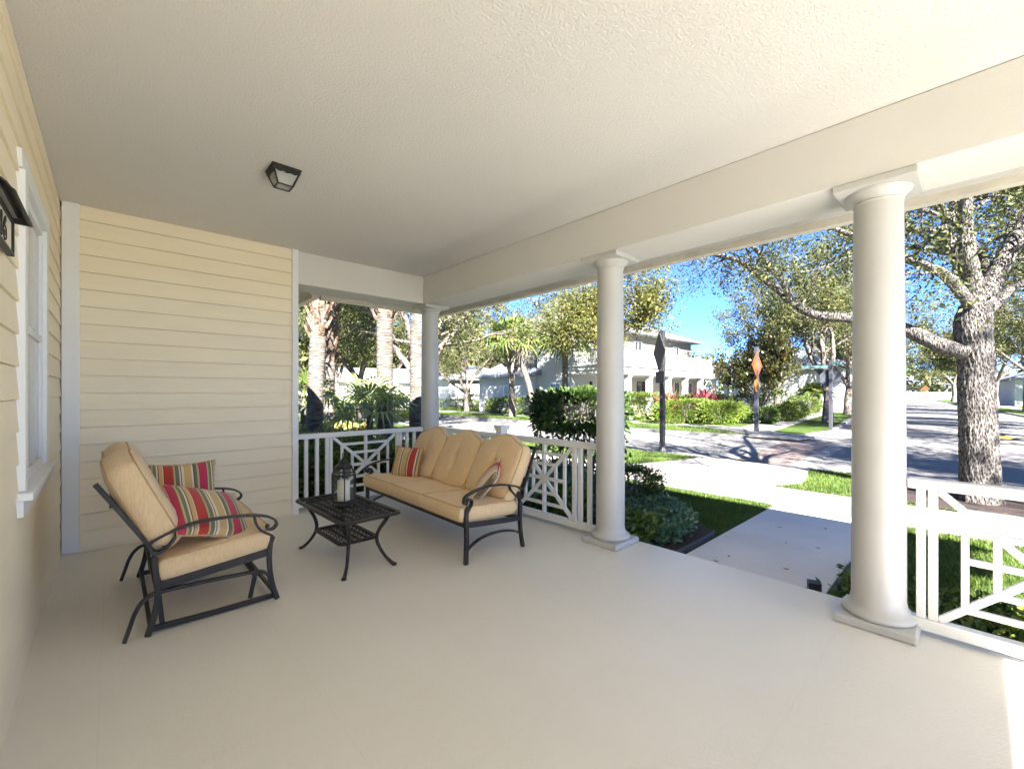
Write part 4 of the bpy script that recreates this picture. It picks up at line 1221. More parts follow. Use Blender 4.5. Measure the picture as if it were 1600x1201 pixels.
# a dense, ridged trunk surface
cl_ = catmull(pts, 8)
nring = len(cl_); nsd = 72; vs = []
for i, p in enumerate(cl_):
    f = i / (nring - 1) * (len(rad) - 1); a = min(int(f), len(rad) - 2); r = rad[a] + (rad[a + 1] - rad[a]) * (f - a)
    for q in range(nsd):
        th = 2 * PI * q / nsd
        foot = max(0, 1 - i / 12) ** 2
        ridge = .010 * abs(math.sin(th * 11 + .8 * math.sin(i * .45) + .5 * math.sin(th * 3 + i * .2))) + .006 * math.sin(th * 23 + i * .9)
        rr = r * (1 + .05 * math.sin(th * 3 + i * .05) + foot * .22 * (.5 + .5 * math.cos(th * 5))) + ridge
        vs.append((p.x + rr * math.cos(th), p.y + rr * math.sin(th), p.z))
TT.add(vs, [(i * nsd + q, i * nsd + (q + 1) % nsd, (i + 1) * nsd + (q + 1) % nsd, (i + 1) * nsd + q) for i in range(nring - 1) for q in range(nsd)])
T.w = TT
def limb(path, r0, r1, kids=(7, 5, 4), L=None, lo=.35, maxl=3, seedup=.02, fall=.5):
    P = catmull([dp(*p) for p in path], 5); n = len(P)
    rd_ = [r0 + (r1 - r0) * i / (n - 1) for i in range(n)]
    T.w.tube(P, [x * (1 + .06 * math.sin(i * 1.7)) for i, x in enumerate(rd_)], 12, cap=False)
    Lt = sum((P[i + 1] - P[i]).length for i in range(n - 1))
    T.children(P, rd_, L or min(Lt * .8, 3.2), 0, maxl, kids, up=seedup, wander=.2, fall=fall, spread=(.5, 1.2), rfall=.42, lo=lo)
# long low limb reaching left over the walkway
limb([(1515, 552, 6.1), (1470, 540, 6.3), (1420, 517, 6.6), (1380, 505, 6.9), (1330, 497, 7.1), (1275, 492, 7.4), (1235, 470, 7.7), (1215, 452, 7.9), (1185, 430, 8.1), (1160, 410, 8.3), (1130, 401, 8.5), (1090, 396, 8.7), (1050, 405, 9.0)], .115, .025, (9, 5, 4), L=2.0, lo=.5)
limb([(1235, 470, 7.7), (1225, 445, 7.6), (1205, 420, 7.5), (1175, 385, 7.4), (1120, 360, 7.3)], .06, .02, (7, 5, 4), L=1.8, lo=.3)
limb([(1527, 490, 6.15), (1500, 455, 6.0), (1478, 430, 5.9), (1445, 415, 5.8), (1400, 400, 5.6), (1350, 375, 5.5), (1290, 352, 5.4)], .085, .022, (8, 5, 4), L=1.9)
limb([(1525, 490, 6.15), (1505, 440, 6.2), (1500, 405, 6.3), (1478, 365, 6.3), (1488, 330, 6.4), (1500, 280, 6.4), (1480, 200, 6.5)], .115, .05, (8, 5, 4), L=2.2)
limb([(1527, 490, 6.15), (1520, 440, 6.1), (1512, 400, 6.0), (1508, 350, 6.0), (1510, 300, 5.9), (1530, 220, 5.8), (1540, 120, 5.8)], .12, .05, (8, 5, 4), L=2.2)
limb([(1530, 490, 6.15), (1550, 440, 6.2), (1575, 395, 6.2), (1600, 350, 6.3), (1650, 310, 6.4), (1720, 270, 6.5)], .145, .04, (8, 5, 4), L=2.2)
limb([(1530, 500, 6.15), (1560, 470, 6.3), (1590, 445, 6.6), (1640, 430, 6.8), (1700, 400, 7.0)], .075, .025, (7, 5, 4), L=1.9)
limb([(1570, 400, 6.2), (1600, 380, 6.0), (1650, 350, 5.8)], .05, .02, (6, 5, 4), L=1.6)
limb([(1528, 480, 6.15), (1545, 430, 6.9), (1500, 360, 7.7), (1440, 300, 8.4), (1400, 240, 9.0)], .09, .03, (8, 5, 4), L=2.2)
limb([(1500, 405, 6.3), (1450, 372, 6.3), (1420, 352, 6.4), (1360, 330, 6.5)], .05, .018, (7, 5, 4), L=1.6)
limb([(1528, 480, 6.15), (1560, 420, 7.2), (1600, 340, 8.4), (1640, 280, 9.4)], .08, .03, (7, 5, 4), L=2.2)
T.w.build('trunk', M['bark'], ok, smooth=True)
T.leaves(21, .12, .055, M['oak_leaf'], ok, elong=2.2)

G_ = 'street trees along the two streets'
def gx_(px, d): v_ = deep(px, d); return (v_.x, v_.y, GZ)
oakA = oak('street_oak', 'twiggy oak across the crossing just behind the octagonal sign', gx_(1293, 22.8), 101, H=8.8, tr=.21, leaf=.135, per=62, group=G_)
oakB = oak('street_oak', 'yellowing oak behind the middle column, in front of the two-storey house', gx_(958, 22), 102, H=8.2, tr=.20, trunk=3.5, leaf=.13, per=66, mat='gold_leaf', group=G_)
oakC = oak('street_oak', 'spreading oak right of the back corner column with pale twisting limbs', gx_(662, 17.5), 103, H=9.2, tr=.24, trunk=2.0, limbs=5, leaf=.13, per=60, group=G_, spread=(.5, 1.1))
oakD = oak('street_oak', 'dense olive oak between the two left palm trunks', gx_(560, 27), 104, H=9.0, tr=.25, leaf=.16, per=74, group=G_)
def street(src, label, px, d, rz, s):
    v_ = gx_(px, d); c_ = copy_tree(src, label, v_, rz, s); return c_
street(oakC, 'forked oak with grey trunk on the far verge left of the low white wing', 729, 36, 1.0, .78)
street(oakB, 'yellow-green oak whose crown tops the low wing of the white house', 905, 31, 2.2, 1.05)
street(oakA, 'brownish twiggy oak over the leaning trunk by the white wing', 800, 27, 2.9, .85)
street(oakD, 'olive oak crown at the far left edge of the back opening', 478, 24, .5, .95)
street(oakA, 'oak right of the left palms in front of the garage house', 700, 44, 4.0, 1.0)
street(oakD, 'tall olive oak behind the roofs of the left houses', 610, 60, 2.0, 1.5)
street(oakB, 'golden oak rising behind the roof of the two-storey house', 880, 52, .4, 1.5)
street(oakA, 'twiggy oak rising behind the dark magnolia', 1215, 33, 1.7, 1.15)
street(oakC, 'pale limbed oak leaning over the side street sidewalk', 1325, 31, 3.3, .95)
av = [(oakA, 'second oak on the left verge of the side street', 40, 4.9, .8, 1.15), (oakD, 'third oak on the left verge of the side street', 52, 5.0, 2.0, 1.2), (oakC, 'farthest oak on the left verge of the side street', 70, 5.0, 3.0, 1.3),
      (oakC, 'oak at the right edge of the photo beyond the side street', 26.8, -6.3, 1.1, .95), (oakA, 'dark oak just right of the big trunk across the side street', 36, -6.4, 2.4, 1.2), (oakD, 'oak on the right verge, second before the white end house', 50, -6.3, .3, 1.15), (oakB, 'oak on the right verge nearest the white end house', 66, -6.2, 5.0, 1.2), (oakD, 'small far oak beside the orange warning sign at the street end', 88, -6.2, 4.0, 1.2),
      (oakD, 'dark oak in the yards behind the right verge', 34, -13, 1.0, 1.15), (oakA, 'oak in the yards right of the side street, farther back', 56, -15, 2.0, 1.2)]
for src, lb, s_, t_, rz_, k_ in av:
    q = rb(s_, t_); copy_tree(src, lb, (q[0], q[1], GZ), rz_, k_)
for i, (x, y, rz_, k_, lb) in enumerate([(9.2, -8.5, .9, 1.25, 'oak on the near verge outside the right edge, next after the big oak'), (9.0, -17.0, 2.5, .95, 'oak on the near verge far outside the right edge'), (9.2, 24.0, 1.5, .85, 'oak on the near verge far down the front street')]):
    copy_tree((oakA, oakC, oakA)[i], lb, (x, y, GZ), rz_, k_)
q = rb(3.6, -6.6); copy_tree(oakC, 'oak on the right corner of the side street, outside the right edge', (q[0], q[1], GZ), .6, 1.25)
q = rb(13.5, -6.5); copy_tree(oakD, 'second oak along the right verge of the side street, outside the right edge', (q[0], q[1], GZ), 1.6, 1.1)
mag = oak('magnolia_tree', 'dark bronze-leaved magnolia in front of the white house, behind the orange sign', gx_(1192, 24), 205, H=4.9, tr=.12, trunk=.8, limbs=6, kids=(5, 5, 4), leaf=.20, per=24, mat='magnolia_leaf', sig=.17, spread=(.4, .8))
mag.scale = (.68, .68, 1.0)

# ---- palms
def fan_leaf(m, base, d, pet, size, rng, seg=18, droop=.35):
    """a palmate leaf: petiole and a pleated fan of narrow blades"""
    d = Vector(d).normalized(); side = d.cross(Vector((0, 0, 1)))
    if side.length < .1: side = Vector((1, 0, 0))
    side.normalize(); nr = side.cross(d).normalized()
    p1 = base + d * pet * .55; p2 = base + d * pet - Vector((0, 0, pet * .12))
    m[0].tube([base, p1, p2], [.014, .010, .007], 4)
    for k in range(seg):
        a = R(-125 + 250 * k / (seg - 1))
        v = (d * math.cos(a) + side * math.sin(a)).normalized()
        L = size * (.75 + .25 * math.cos(a)) * rng.uniform(.9, 1.08)
        w = L * .052
        s2 = (side * math.cos(a) - d * math.sin(a))
        mid = p2 + v * L * .55 + nr * .02 * (k % 2)
        tip = p2 + v * L - Vector((0, 0, droop * L * rng.uniform(.5, 1.3)))
        m[1].add([p2, mid + s2 * w - nr * w * .5, tip, mid - s2 * w - nr * w * .5, mid + nr * w * .3], [(0, 1, 4), (1, 2, 4), (2, 3, 4), (3, 0, 4)])
def sabal(label, loc, trunk_h, r, boots, nleaf, size, seed, mat='palm_leaf', lean=(0, 0), name='cabbage_palm', pet=.9, group=None, boot_len=.34):
    rng = random.Random(seed); t = thing(name, label, 'palm', loc, 0, group)
    n = max(int(trunk_h / .05), 3); P = []; Rr = []
    for i in range(n + 1):
        f = i / n; P.append(Vector((lean[0] * f * f, lean[1] * f * f, -.05 + (trunk_h + .05) * f)))
        Rr.append(r * (1 + .22 * math.exp(-f * 9) + .025 * math.sin(i * 2.2) + .02 * rng.uniform(-1, 1)))
    MB().tube(P, Rr, 20, cap=True).build('trunk', M['palm_bark'], t, smooth=True)
    top = P[-1]
    if boots:
        bm = MB(); nb_ = int(boots / .045)
        for i in range(nb_):
            z = trunk_h - boots + boots * i / nb_; f = z / trunk_h; az = i * 2.4
            c_ = Vector((lean[0] * f * f + r * .85 * math.cos(az), lean[1] * f * f + r * .85 * math.sin(az), z))
            o_ = Vector((math.cos(az), math.sin(az), 0)); L = boot_len * rng.uniform(.7, 1.2)
            sd_ = Vector((-math.sin(az), math.cos(az), 0))
            a_ = c_ + o_ * .04 + Vector((0, 0, L * .3)); b_ = c_ + o_ * (.10 + .16 * L) + Vector((0, 0, L))
            w = .095
            vs = []
            for q, ww, th in ((c_, w, .03), (a_, w * .8, .035), (b_, w * .45, .02)):
                vs += [q + sd_ * ww - o_ * th, q + sd_ * ww * .6 + o_ * th, q - sd_ * ww * .6 + o_ * th, q - sd_ * ww - o_ * th]
            bm.add(vs, [(k2 + j, k2 + (j + 1) % 4, k2 + 4 + (j + 1) % 4, k2 + 4 + j) for k2 in (0, 4) for j in range(4)] + [(8, 9, 10, 11)])
        bm.build('leaf_boots', M['palm_boot'], t)
    pm = [MB(), MB()]
    for i in range(nleaf):
        az = i * 2.39996; el = R(78 - 95 * (i / nleaf) + rng.uniform(-8, 8))
        d = Vector((math.cos(az) * math.cos(el), math.sin(az) * math.cos(el), math.sin(el)))
        fan_leaf(pm, top + Vector((0, 0, -.05)) + d * r * .5, d, pet * rng.uniform(.8, 1.15), size * rng.uniform(.85, 1.1), rng, droop=.25 + .35 * (i / nleaf))
    if pet > 0: pm[0].build('petiole', M[mat], t)
    pm[1].build('crown', M[mat], t)
    return t
GP = 'palms in the bed left of the porch'
sabal('left cabbage palm, leaning grey trunk shaded at its foot, with boots under the eave', gx_(491, 9.4), 5.4, .165, 2.7, 22, 1.0, 31, lean=(.35, .1), group=GP)
sabal('slimmer palm trunk with orange bark just behind the left palm', gx_(514, 13.2), 6.0, .15, 3.6, 22, 1.0, 32, lean=(.2, .0), group=GP)
sabal('straight palm trunk in the middle of the back opening', gx_(601, 9.0), 5.6, .165, 2.6, 22, 1.0, 33, lean=(.04, .06), group=GP)
sabal('palm trunk half hidden behind the back corner column', gx_(652, 9.6), 5.8, .17, 2.2, 22, 1.0, 34, lean=(.08, .0), group=GP)
sabal('leaning palm with brown crown in front of the white wing', gx_(834, 24), 4.4, .16, .8, 26, 1.1, 35, lean=(-1.2, .7), group='palms by the white house')
sabal('straight palm against the white wing wall', gx_(883, 26), 4.6, .17, 1.0, 26, 1.1, 36, group='palms by the white house')
sabal('bright tall palm rising behind the low grey roof', gx_(840, 44), 7.5, .18, 1.0, 28, 1.6, 37, group='palms by the white house')
sabal('silver saw palmetto with stiff pale fans between the palm trunks', gx_(578, 8.6), 1.25, .06, 0, 18, .58, 38, 'silver_palm', name='fan_palm', pet=.45, group='small fan palms in the bed')
sabal('dark low fan palm at the back railing', gx_(548, 7.6), .38, .06, 0, 14, .40, 39, 'palm_leaf', name='fan_palm', pet=.38, group='small fan palms in the bed')
sabal('green fan palm behind the left palm trunk at the edge of the wall', gx_(474, 11), 1.4, .07, 0, 16, .6, 40, 'palm_leaf', name='fan_palm', pet=.5, group='small fan palms in the bed')
sabal('grey-green young palm under the middle palm trunk', gx_(585, 7.9), .28, .07, 0, 14, .42, 41, 'silver_palm', name='fan_palm', pet=.36, group='small fan palms in the bed')
def feather(label, loc, h, r, nleaf, L, seed, mat='palm_leaf', group=None):
    rng = random.Random(seed); t = thing('feather_palm', label, 'palm', loc, 0, group)
    MB().tube([(0, 0, -.05), (.02, 0, h * .5), (0, .02, h)], [r * 1.2, r, r * .9], 10).build('trunk', M['palm_bark'], t, smooth=True)
    a, b_ = MB(), MB()
    for i in range(nleaf):
        az = i * 2.39996; el = R(80 - 75 * i / nleaf)
        d = Vector((math.cos(az) * math.cos(el), math.sin(az) * math.cos(el), math.sin(el)))
        P = [Vector((0, 0, h)) + d * L * f - Vector((0, 0, .55 * L * f * f)) for f in (0, .2, .4, .6, .8, 1)]
        a.tube(P, [.014, .012, .01, .008, .006, .003], 4)
        sd_ = d.cross(Vector((0, 0, 1))).normalized()
        for k in range(26):
            f = .12 + .86 * k / 25; x = f * 5; j = min(int(x), 4); q = P[j].lerp(P[j + 1], x - j)
            tn = (P[j + 1] - P[j]).normalized(); ll = L * .30 * (1 - abs(f - .45))
            for sgn in (-1, 1):
                v = (sd_ * sgn + tn * .7 + Vector((0, 0, .15))).normalized()
                e = q + v * ll - Vector((0, 0, ll * .3)); w = tn * L * .012
                b_.add([q - w, q + w, q + v * ll * .6 + w, e], [(0, 1, 2, 3)])
    a.build('frond_rib', M[mat], t); b_.build('crown', M[mat], t)
    return t
feather('small feather palm in front of the white wing, left of the middle column', gx_(912, 22), 1.3, .12, 22, 1.3, 51, group='small feather palms across the street')
feather('small feather palm left of the octagonal sign', gx_(1272, 32), 1.5, .11, 22, 1.6, 52, group='small feather palms across the street')

# ---- shrubs across the street
GH = 'hedges in front of the white house'
shrub('low_hedge', 'light green clipped hedge left part below the veranda', 'hedge', at(1075, 660)[:2], 2.3, .7, 1.15, .13, M['lime_leaf'], 5200, 61, R(-12), GH, 4)
shrub('low_hedge', 'light green clipped hedge right part below the veranda', 'hedge', at(1130, 661)[:2], 1.5, .7, 1.05, .13, M['lime_leaf'], 4200, 62, R(-12), GH, 4)
c = deep(1005, 25.5); shrub('low_hedge', 'darker green hedge behind the light one, right of the middle column', 'hedge', (c.x, c.y), 3.3, .6, 1.5, .13, M['hedge_leaf'], 6500, 63, R(-6), GH, 5)
c = deep(1095, 28.5); shrub('low_hedge', 'dark hedge under the veranda front', 'hedge', (c.x, c.y), 4.2, .6, 1.35, .14, M['hedge_leaf'], 6500, 64, R(-4), GH, 5)
c = deep(815, 31); shrub('low_hedge', 'long green hedge along the low wing wall', 'hedge', (c.x, c.y), .7, 3.8, 1.1, .14, M['hedge_leaf'], 6500, 65, 0, GH, 5)
c = deep(900, 27); shrub('low_hedge', 'yellow-green hedge behind the tall dark shrub', 'hedge', (c.x, c.y), .7, 3.0, 1.0, .14, M['lime_leaf'], 4000, 66, 0, GH, 5)
for i, (px, d_, w_, h_, lb, mt) in enumerate([(1196, 21.5, .55, .75, 'small round shrub right behind the orange sign post', 'dark_leaf'), (1222, 23.5, .8, .85, 'flat-topped shrub under the magnolia', 'hedge_leaf'), (1240, 25.5, .7, 1.0, 'taller round shrub at the right of the magnolia bed', 'hedge_leaf'), (1255, 29, 1.0, 1.3, 'golden shrub left of the small feather palm', 'lime_leaf'),
        (1166, 25.0, .7, 1.5, 'dark upright shrub left of the magnolia', 'dark_leaf'), (1212, 27, 1.0, 1.7, 'bright green shrub behind the magnolia trunk', 'lime_leaf'), (1290, 38, 1.6, 1.4, 'mixed shrubs beyond the octagonal sign', 'hedge_leaf')]):
    c = deep(px, d_); shrub('round_shrub', lb, 'shrub', (c.x, c.y), w_, w_, h_, .11, M[mt], 2600, 70 + i, 0, 'round shrubs at the street corner', 2.6)
def cordyline(label, px, d_, h, seed):
    c = deep(px, d_); t = thing('cordyline_plant', label, 'plant', (c.x, c.y, GZ), 0, 'red cordyline plants in front of the veranda'); rng = np.random.default_rng(seed)
    n = 120; az = rng.uniform(0, 2 * PI, n); el = rng.uniform(.4, 1.4, n); D = np.column_stack([np.cos(az) * np.cos(el), np.sin(az) * np.cos(el), np.sin(el)])
    P = np.column_stack([rng.normal(0, .12, n), rng.normal(0, .12, n), rng.uniform(.2, h - .5, n)])
    v, f = leaf_arrays(P, .75, rng, 8, dirs=D); np_mesh('leaves', v, f, M['purple_leaf'], t)
    MB().tube([(0, 0, -.02), (.02, 0, h * .4), (0, 0, h * .7)], [.03, .025, .015], 6).build('stem', M['bark_far'], t)
cordyline('pinkish cordyline left of the dark veranda door', 1047, 23.5, 1.7, 81)
cordyline('deep red cordyline right of the dark signpost', 1097, 24.5, 1.8, 82)
cordyline('orange-tipped cordyline at the right end of the light hedge', 1118, 24.8, 1.5, 83)
for i, (px, d_, w_, h_, lb, mt) in enumerate([(620, 25.5, 1.2, 1.3, 'bright green shrub across the street left of the back corner column', 'lime_leaf'), (500, 16, 1.0, 1.2, 'leafy bush behind the left palm trunks', 'hedge_leaf'), (640, 30, 1.8, 1.5, 'green hedge block behind the bright shrub on the left', 'lime_leaf'), (752, 42, 2.0, 1.4, 'reddish shrubbery by the garage of the left house', 'magnolia_leaf'), (712, 40, 3.0, .9, 'low dark hedge on the lawn before the garage', 'hedge_leaf')]):
    c = deep(px, d_); shrub('garden_shrub', lb, 'shrub', (c.x, c.y), w_, w_, h_, .13, M[mt], 3000, 90 + i, 0, 'garden shrubs on the left', 2.6)
# far-off woods that close the view
rng = np.random.default_rng(5); n = 42000
az = rng.uniform(R(-12), R(102), n); rad_ = np.where(az > R(50), rng.uniform(150, 180, n), rng.uniform(105, 135, n))
topz = 11 + 3.0 * np.sin(az * 23) + 2.2 * np.sin(az * 61 + 1) + 1.4 * np.sin(az * 140)
P = np.column_stack([np.sin(az) * rad_, np.cos(az) * rad_, GZ + topz * rng.uniform(0, 1, n) ** .8])
tag(leaves_obj('far_woods', P, 1.1, M['oak_leaf_far'], None, 1.5, 6), 'belt of distant olive green woods behind the houses', 'woods', kind='stuff')
# second, nearer belts between the houses
n = 26000; az = rng.uniform(R(-5), R(47), n); rad_ = rng.uniform(66, 80, n)
topz = 9 + 2.5 * np.sin(az * 31) + 1.6 * np.sin(az * 77 + 2)
P = np.column_stack([np.sin(az) * rad_, np.cos(az) * rad_, GZ + topz * rng.uniform(0, 1, n) ** .8])
tag(leaves_obj('far_woods', P, .9, M['oak_leaf_far'], None, 1.5, 7), 'leafy belt of trees right behind the left houses', 'woods', kind='stuff')
# ================================================================== BUILDINGS ACROSS THE STREET
def window(mb_parent, ax, plane, c, w, z0, z1, face, bars=1):
    """a framed window standing proud of a wall; ax 'x': wall lies in a plane x=const facing face"""
    f = MB(); t = .06
    def B(a0, a1, zz0, zz1, d0, d1):
        lo, hi = sorted((plane + face * d0, plane + face * d1))
        if ax == 'x': return (lo, hi, a0, a1, zz0, zz1)
        return (a0, a1, lo, hi, zz0, zz1)
    a0, a1 = c - w / 2, c + w / 2
    for q in ((a0, a0 + t, z0, z1), (a1 - t, a1, z0, z1), (a0 + t, a1 - t, z0, z0 + t), (a0 + t, a1 - t, z1 - t, z1)): f.box(*B(*q, -.02, .05))
    for k in range(bars):
        x = a0 + (a1 - a0) * (k + 1) / (bars + 1); f.box(*B(x - .02, x + .02, z0 + t, z1 - t, -.02, .04))
    f.box(*B(a0 + t, a1 - t, (z0 + z1) / 2 - .02, (z0 + z1) / 2 + .02, -.02, .035))
    o = f.build('window', M['trim'], mb_parent)
    p = MB().box(*B(a0 + t, a1 - t, z0 + t, z1 - t, .004, .02)).build('pane', M['pane'], o)
    return o
H1 = thing('white_house', 'two-storey white house with veranda and balcony across the street corner', 'house', (22, 15.5, GZ))
FYV = 0.0     # veranda front, local y
# local coordinates: x along the side-street front, y to the rear
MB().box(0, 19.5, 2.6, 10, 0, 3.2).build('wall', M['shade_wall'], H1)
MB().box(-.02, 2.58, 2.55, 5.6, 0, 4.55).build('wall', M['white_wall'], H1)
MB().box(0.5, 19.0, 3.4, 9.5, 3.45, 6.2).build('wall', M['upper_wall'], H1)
MB().box(-.1, 20, -.1, 2.6, 0, .18).build('veranda_floor', M['concrete'], H1)
MB().box(-.12, 20.0, -.12, 2.9, 2.72, 2.95).box(-.18, 20.1, -.18, .15, 2.951, 3.22).box(-.18, .10, .151, 2.55, 2.951, 3.22).box(-.28, 20.2, -.28, 3.3, 3.221, 3.30).build('veranda_roof', M['white_wall'], H1)
for i in range(8):
    x = .15 + i * 2.7
    c_ = MB().box(x - .17, x + .17, -.02, .32, .18, 2.719).box(x - .22, x + .22, -.07, .37, .181, .34).box(x - .21, x + .21, -.06, .36, 2.58, 2.716).build('column', M['white_wall'], H1)
bl = MB()
bl.box(-.15, 20.0, -.15, -.05, 4.18, 4.26).box(-.15, 20.0, -.13, -.07, 3.40, 3.47)
for i in range(134): bl.box(-.1 + i * .15, -.04 + i * .15, -.125, -.075, 3.471, 4.179)
for i in range(9): bl.box(-.1 + i * 2.5, .06 + i * 2.5, -.18, -.02, 3.301, 4.40)
bl.box(-.15, -.05, -.04, 2.5, 4.18, 4.26).box(-.13, -.07, -.04, 2.5, 3.40, 3.47)
for i in range(16): bl.box(-.125, -.075, .05 + i * .15, .11 + i * .15, 3.471, 4.179)
bl.build('balcony_railing', M['white_wall'], H1)
MB().add([(-.3, 2.6, 6.2), (19.9, 2.6, 6.2), (19.9, 10.3, 6.2), (-.3, 10.3, 6.2), (-.3, 2.6, 6.34), (19.9, 2.6, 6.34), (19.9, 10.3, 6.34), (-.3, 10.3, 6.34), (3.6, 6.4, 7.9), (16, 6.4, 7.9)],
         [(3, 2, 1, 0), (0, 1, 5, 4), (1, 2, 6, 5), (2, 3, 7, 6), (3, 0, 4, 7), (4, 5, 9, 8), (5, 6, 9), (6, 7, 8, 9), (7, 4, 8)]).build('roof', M['slate'], H1)
for x in (3.2, 4.0, 9.6, 10.4): window(H1, 'y', 2.6, x + 2.2, .62, .5, 2.45, -1, 0)
for x in (14.5, 17): window(H1, 'y', 2.6, x, .9, .5, 2.45, -1, 1)
for x in (2.5, 6, 9.5, 13, 16): window(H1, 'y', 3.4, x, 1.1, 4.2, 5.7, -1, 1)
dr_ = MB().box(8.75, 9.85, 2.54, 2.598, .18, 2.40).build('door', M['post'], H1); MB().box(9.68, 9.74, 2.49, 2.539, 1.15, 1.30).build('handle', M['rim'], dr_)
dr_ = MB().box(14.9 - 6.9, 15.9 - 6.9 - .4, 2.54, 2.598, .18, 2.40).build('door', M['pane'], H1)
for i, x in enumerate((2.0, 5.0)):
    MB().box(x - .08, x + .08, 2.42, 2.598, 2.0, 2.3).build('wall_lamp', M['black'], H1)
# low wing with a pale pitched roof
MB().box(-.3, 7, 5.61, 11.8, 0, 2.75).build('wall', M['white_wall'], H1)
MB().add([(-.75, 5.2, 2.76), (-.75, 12.2, 2.76), (7.2, 12.2, 2.76), (7.2, 5.2, 2.76), (3.0, 5.3, 4.75), (3.0, 10.2, 4.75), (-.75, 5.2, 2.66), (-.75, 12.2, 2.66)],
         [(0, 1, 5, 4), (1, 2, 5), (2, 3, 4, 5), (3, 0, 4), (0, 6, 7, 1)]).build('roof', M['slate'], H1)
window(H1, 'x', -.3, 8.3, 1.0, .7, 2.1, -1, 1); window(H1, 'x', -.02, 3.9, .9, .7, 2.2, -1, 1)
MB().box(.3, .9, 2.8, 3.4, 4.56, 5.5).build('chimney', M['white_wall'], H1)

def cottage(label, px, d, w, l, h, rz, garage=False, rh=1.8, roof='slate'):
    c_ = deep(px, d); t = thing('cottage', label, 'house', (c_.x, c_.y, GZ), rz, 'low houses down the street')
    MB().box(-w / 2, w / 2, -l / 2, l / 2, 0, h).build('wall', M['white_wall'], t)
    e = .5; a, b_ = w / 2 + e, l / 2 + e
    MB().add([(-a, -b_, h), (a, -b_, h), (a, b_, h), (-a, b_, h), (-a, -b_, h + .15), (a, -b_, h + .15), (a, b_, h + .15), (-a, b_, h + .15), (-a + b_, 0, h + rh), (a - b_, 0, h + rh)] if w > l else
             [(-a, -b_, h), (a, -b_, h), (a, b_, h), (-a, b_, h), (-a, -b_, h + .15), (a, -b_, h + .15), (a, b_, h + .15), (-a, b_, h + .15), (0, -b_ + a, h + rh), (0, b_ - a, h + rh)],
             [(3, 2, 1, 0), (0, 1, 5, 4), (1, 2, 6, 5), (2, 3, 7, 6), (3, 0, 4, 7)] + ([(4, 5, 9, 8), (5, 6, 9), (6, 7, 8, 9), (7, 4, 8)] if w > l else [(4, 5, 8), (5, 6, 9, 8), (6, 7, 9), (7, 4, 8, 9)])).build('roof', M[roof], t)
    for x in (-.32, .0, .32):
        window(t, 'y', -l / 2, x * w, 1.0, .8, 2.1, -1, 1)
    if garage:
        g_ = MB()
        for k in range(5): g_.box(-w / 2 - .05, -w / 2 + .0, -2.2, 2.2, .02 + k * .44, .44 + k * .44)
        g_.build('garage_door', M['trim'], t, bevel=.015)
    else:
        window(t, 'x', -w / 2, 1.5, 1.2, .8, 2.1, -1, 1)
    return t
cottage('white garage house with pale roof seen right of the back corner column', 735, 50, 12, 9, 2.8, 0, True)
cottage('pale-roofed white house between the left palm trunks', 560, 50, 12, 8, 2.6, R(-10))
cottage('pale-roofed house right of the middle palm trunk', 628, 52, 10, 8, 2.6, R(5))
c_ = cottage('long white house closing the far end of the side street', 1462, 118, 9, 22, 3.2, R(8), rh=3.2)
c_ = cottage('white house behind the right verge trees', 1655, 52, 14, 9, 3.0, R(6), rh=2.0)
c_ = cottage('white porch house behind the bright shrubs near the small feather palm', 1240, 40, 10, 8, 3.6, R(6), rh=2.2)
fn = thing('white_fence', 'white garden wall at the far end of the side street left of the warning sign', 'fence', (deep(1428, 98).x, deep(1428, 98).y, GZ), R(98))
MB().box(-8, 3.5, -.1, .1, 0, 1.5).box(-8, 3.5, -.16, .16, 1.501, 1.6).build('panel', M['white_wall'], fn)
for i in range(5): MB().box(-8 + i * 2.8, -7.7 + i * 2.8, -.2, .2, 0, 1.8).build('pillar', M['white_wall'], fn)

# ------------------------------------------------------------------ signs
def diamond(t, z, half, face, back, mat_face, edge=.02, rz=0):
    m = Matrix.Translation((0, 0, z)) @ Matrix.Rotation(rz, 4, 'Z')
    vs = [m @ Vector(p) for p in [(0, -.0, half), (half, 0, 0), (0, 0, -half), (-half, 0, 0), (0, edge, half), (half, edge, 0), (0, edge, -half), (-half, edge, 0)]]
    return vs, [(0, 1, 2, 3), (7, 6, 5, 4), (0, 4, 5, 1), (1, 5, 6, 2), (2, 6, 7, 3), (3, 7, 4, 0)]
p = at(1035, 706)
s1 = thing('crossing_sign', 'tall black signpost with a diamond plate seen edge-on beside the near crossing', 'road sign', (p.x, p.y, GZ))
MB().box(-.055, .055, -.055, .055, -.05, 3.16).build('post', M['post'], s1, bevel=.008)
MB().lathe([(.13, 0), (.13, .03), (.09, .10), (.07, .14)], (0, 0, 0), 16).build('post_base', M['post'], s1)
vdir = math.atan2(p.y, p.x)
vs, fs_ = diamond(s1, 2.62, .53, 1, 0, None, .03, vdir + R(16) )
pl_ = MB().add([v + Vector((-.0, .07, 0)) for v in vs], fs_).build('diamond_plate', M['post'], s1)
mtp = Matrix.Rotation(vdir + R(25), 4, 'Z')
MB().box(-.22, .22, .060, .085, 1.80, 2.10, mtp).build('plaque', M['post'], s1)
p = at(1182, 674)
s2 = thing('crossing_sign', 'grey signpost with an orange diamond and round plaque on the far corner', 'road sign', (p.x, p.y, GZ))
MB().box(-.07, .07, -.07, .07, -.05, 3.35).build('post', M['post_grey'], s2, bevel=.008)
vd = math.atan2(p.y, p.x)
vs, fs_ = diamond(s2, 2.62, .53, 1, 0, None, .03, vd - R(19))
off = Vector((-.10, -.06, 0))
MB().add([v + off for v in vs], fs_).build('diamond_plate', M['orange'], s2)
vs, fs_ = diamond(s2, 2.62, .42, 1, 0, None, .004, vd - R(19))
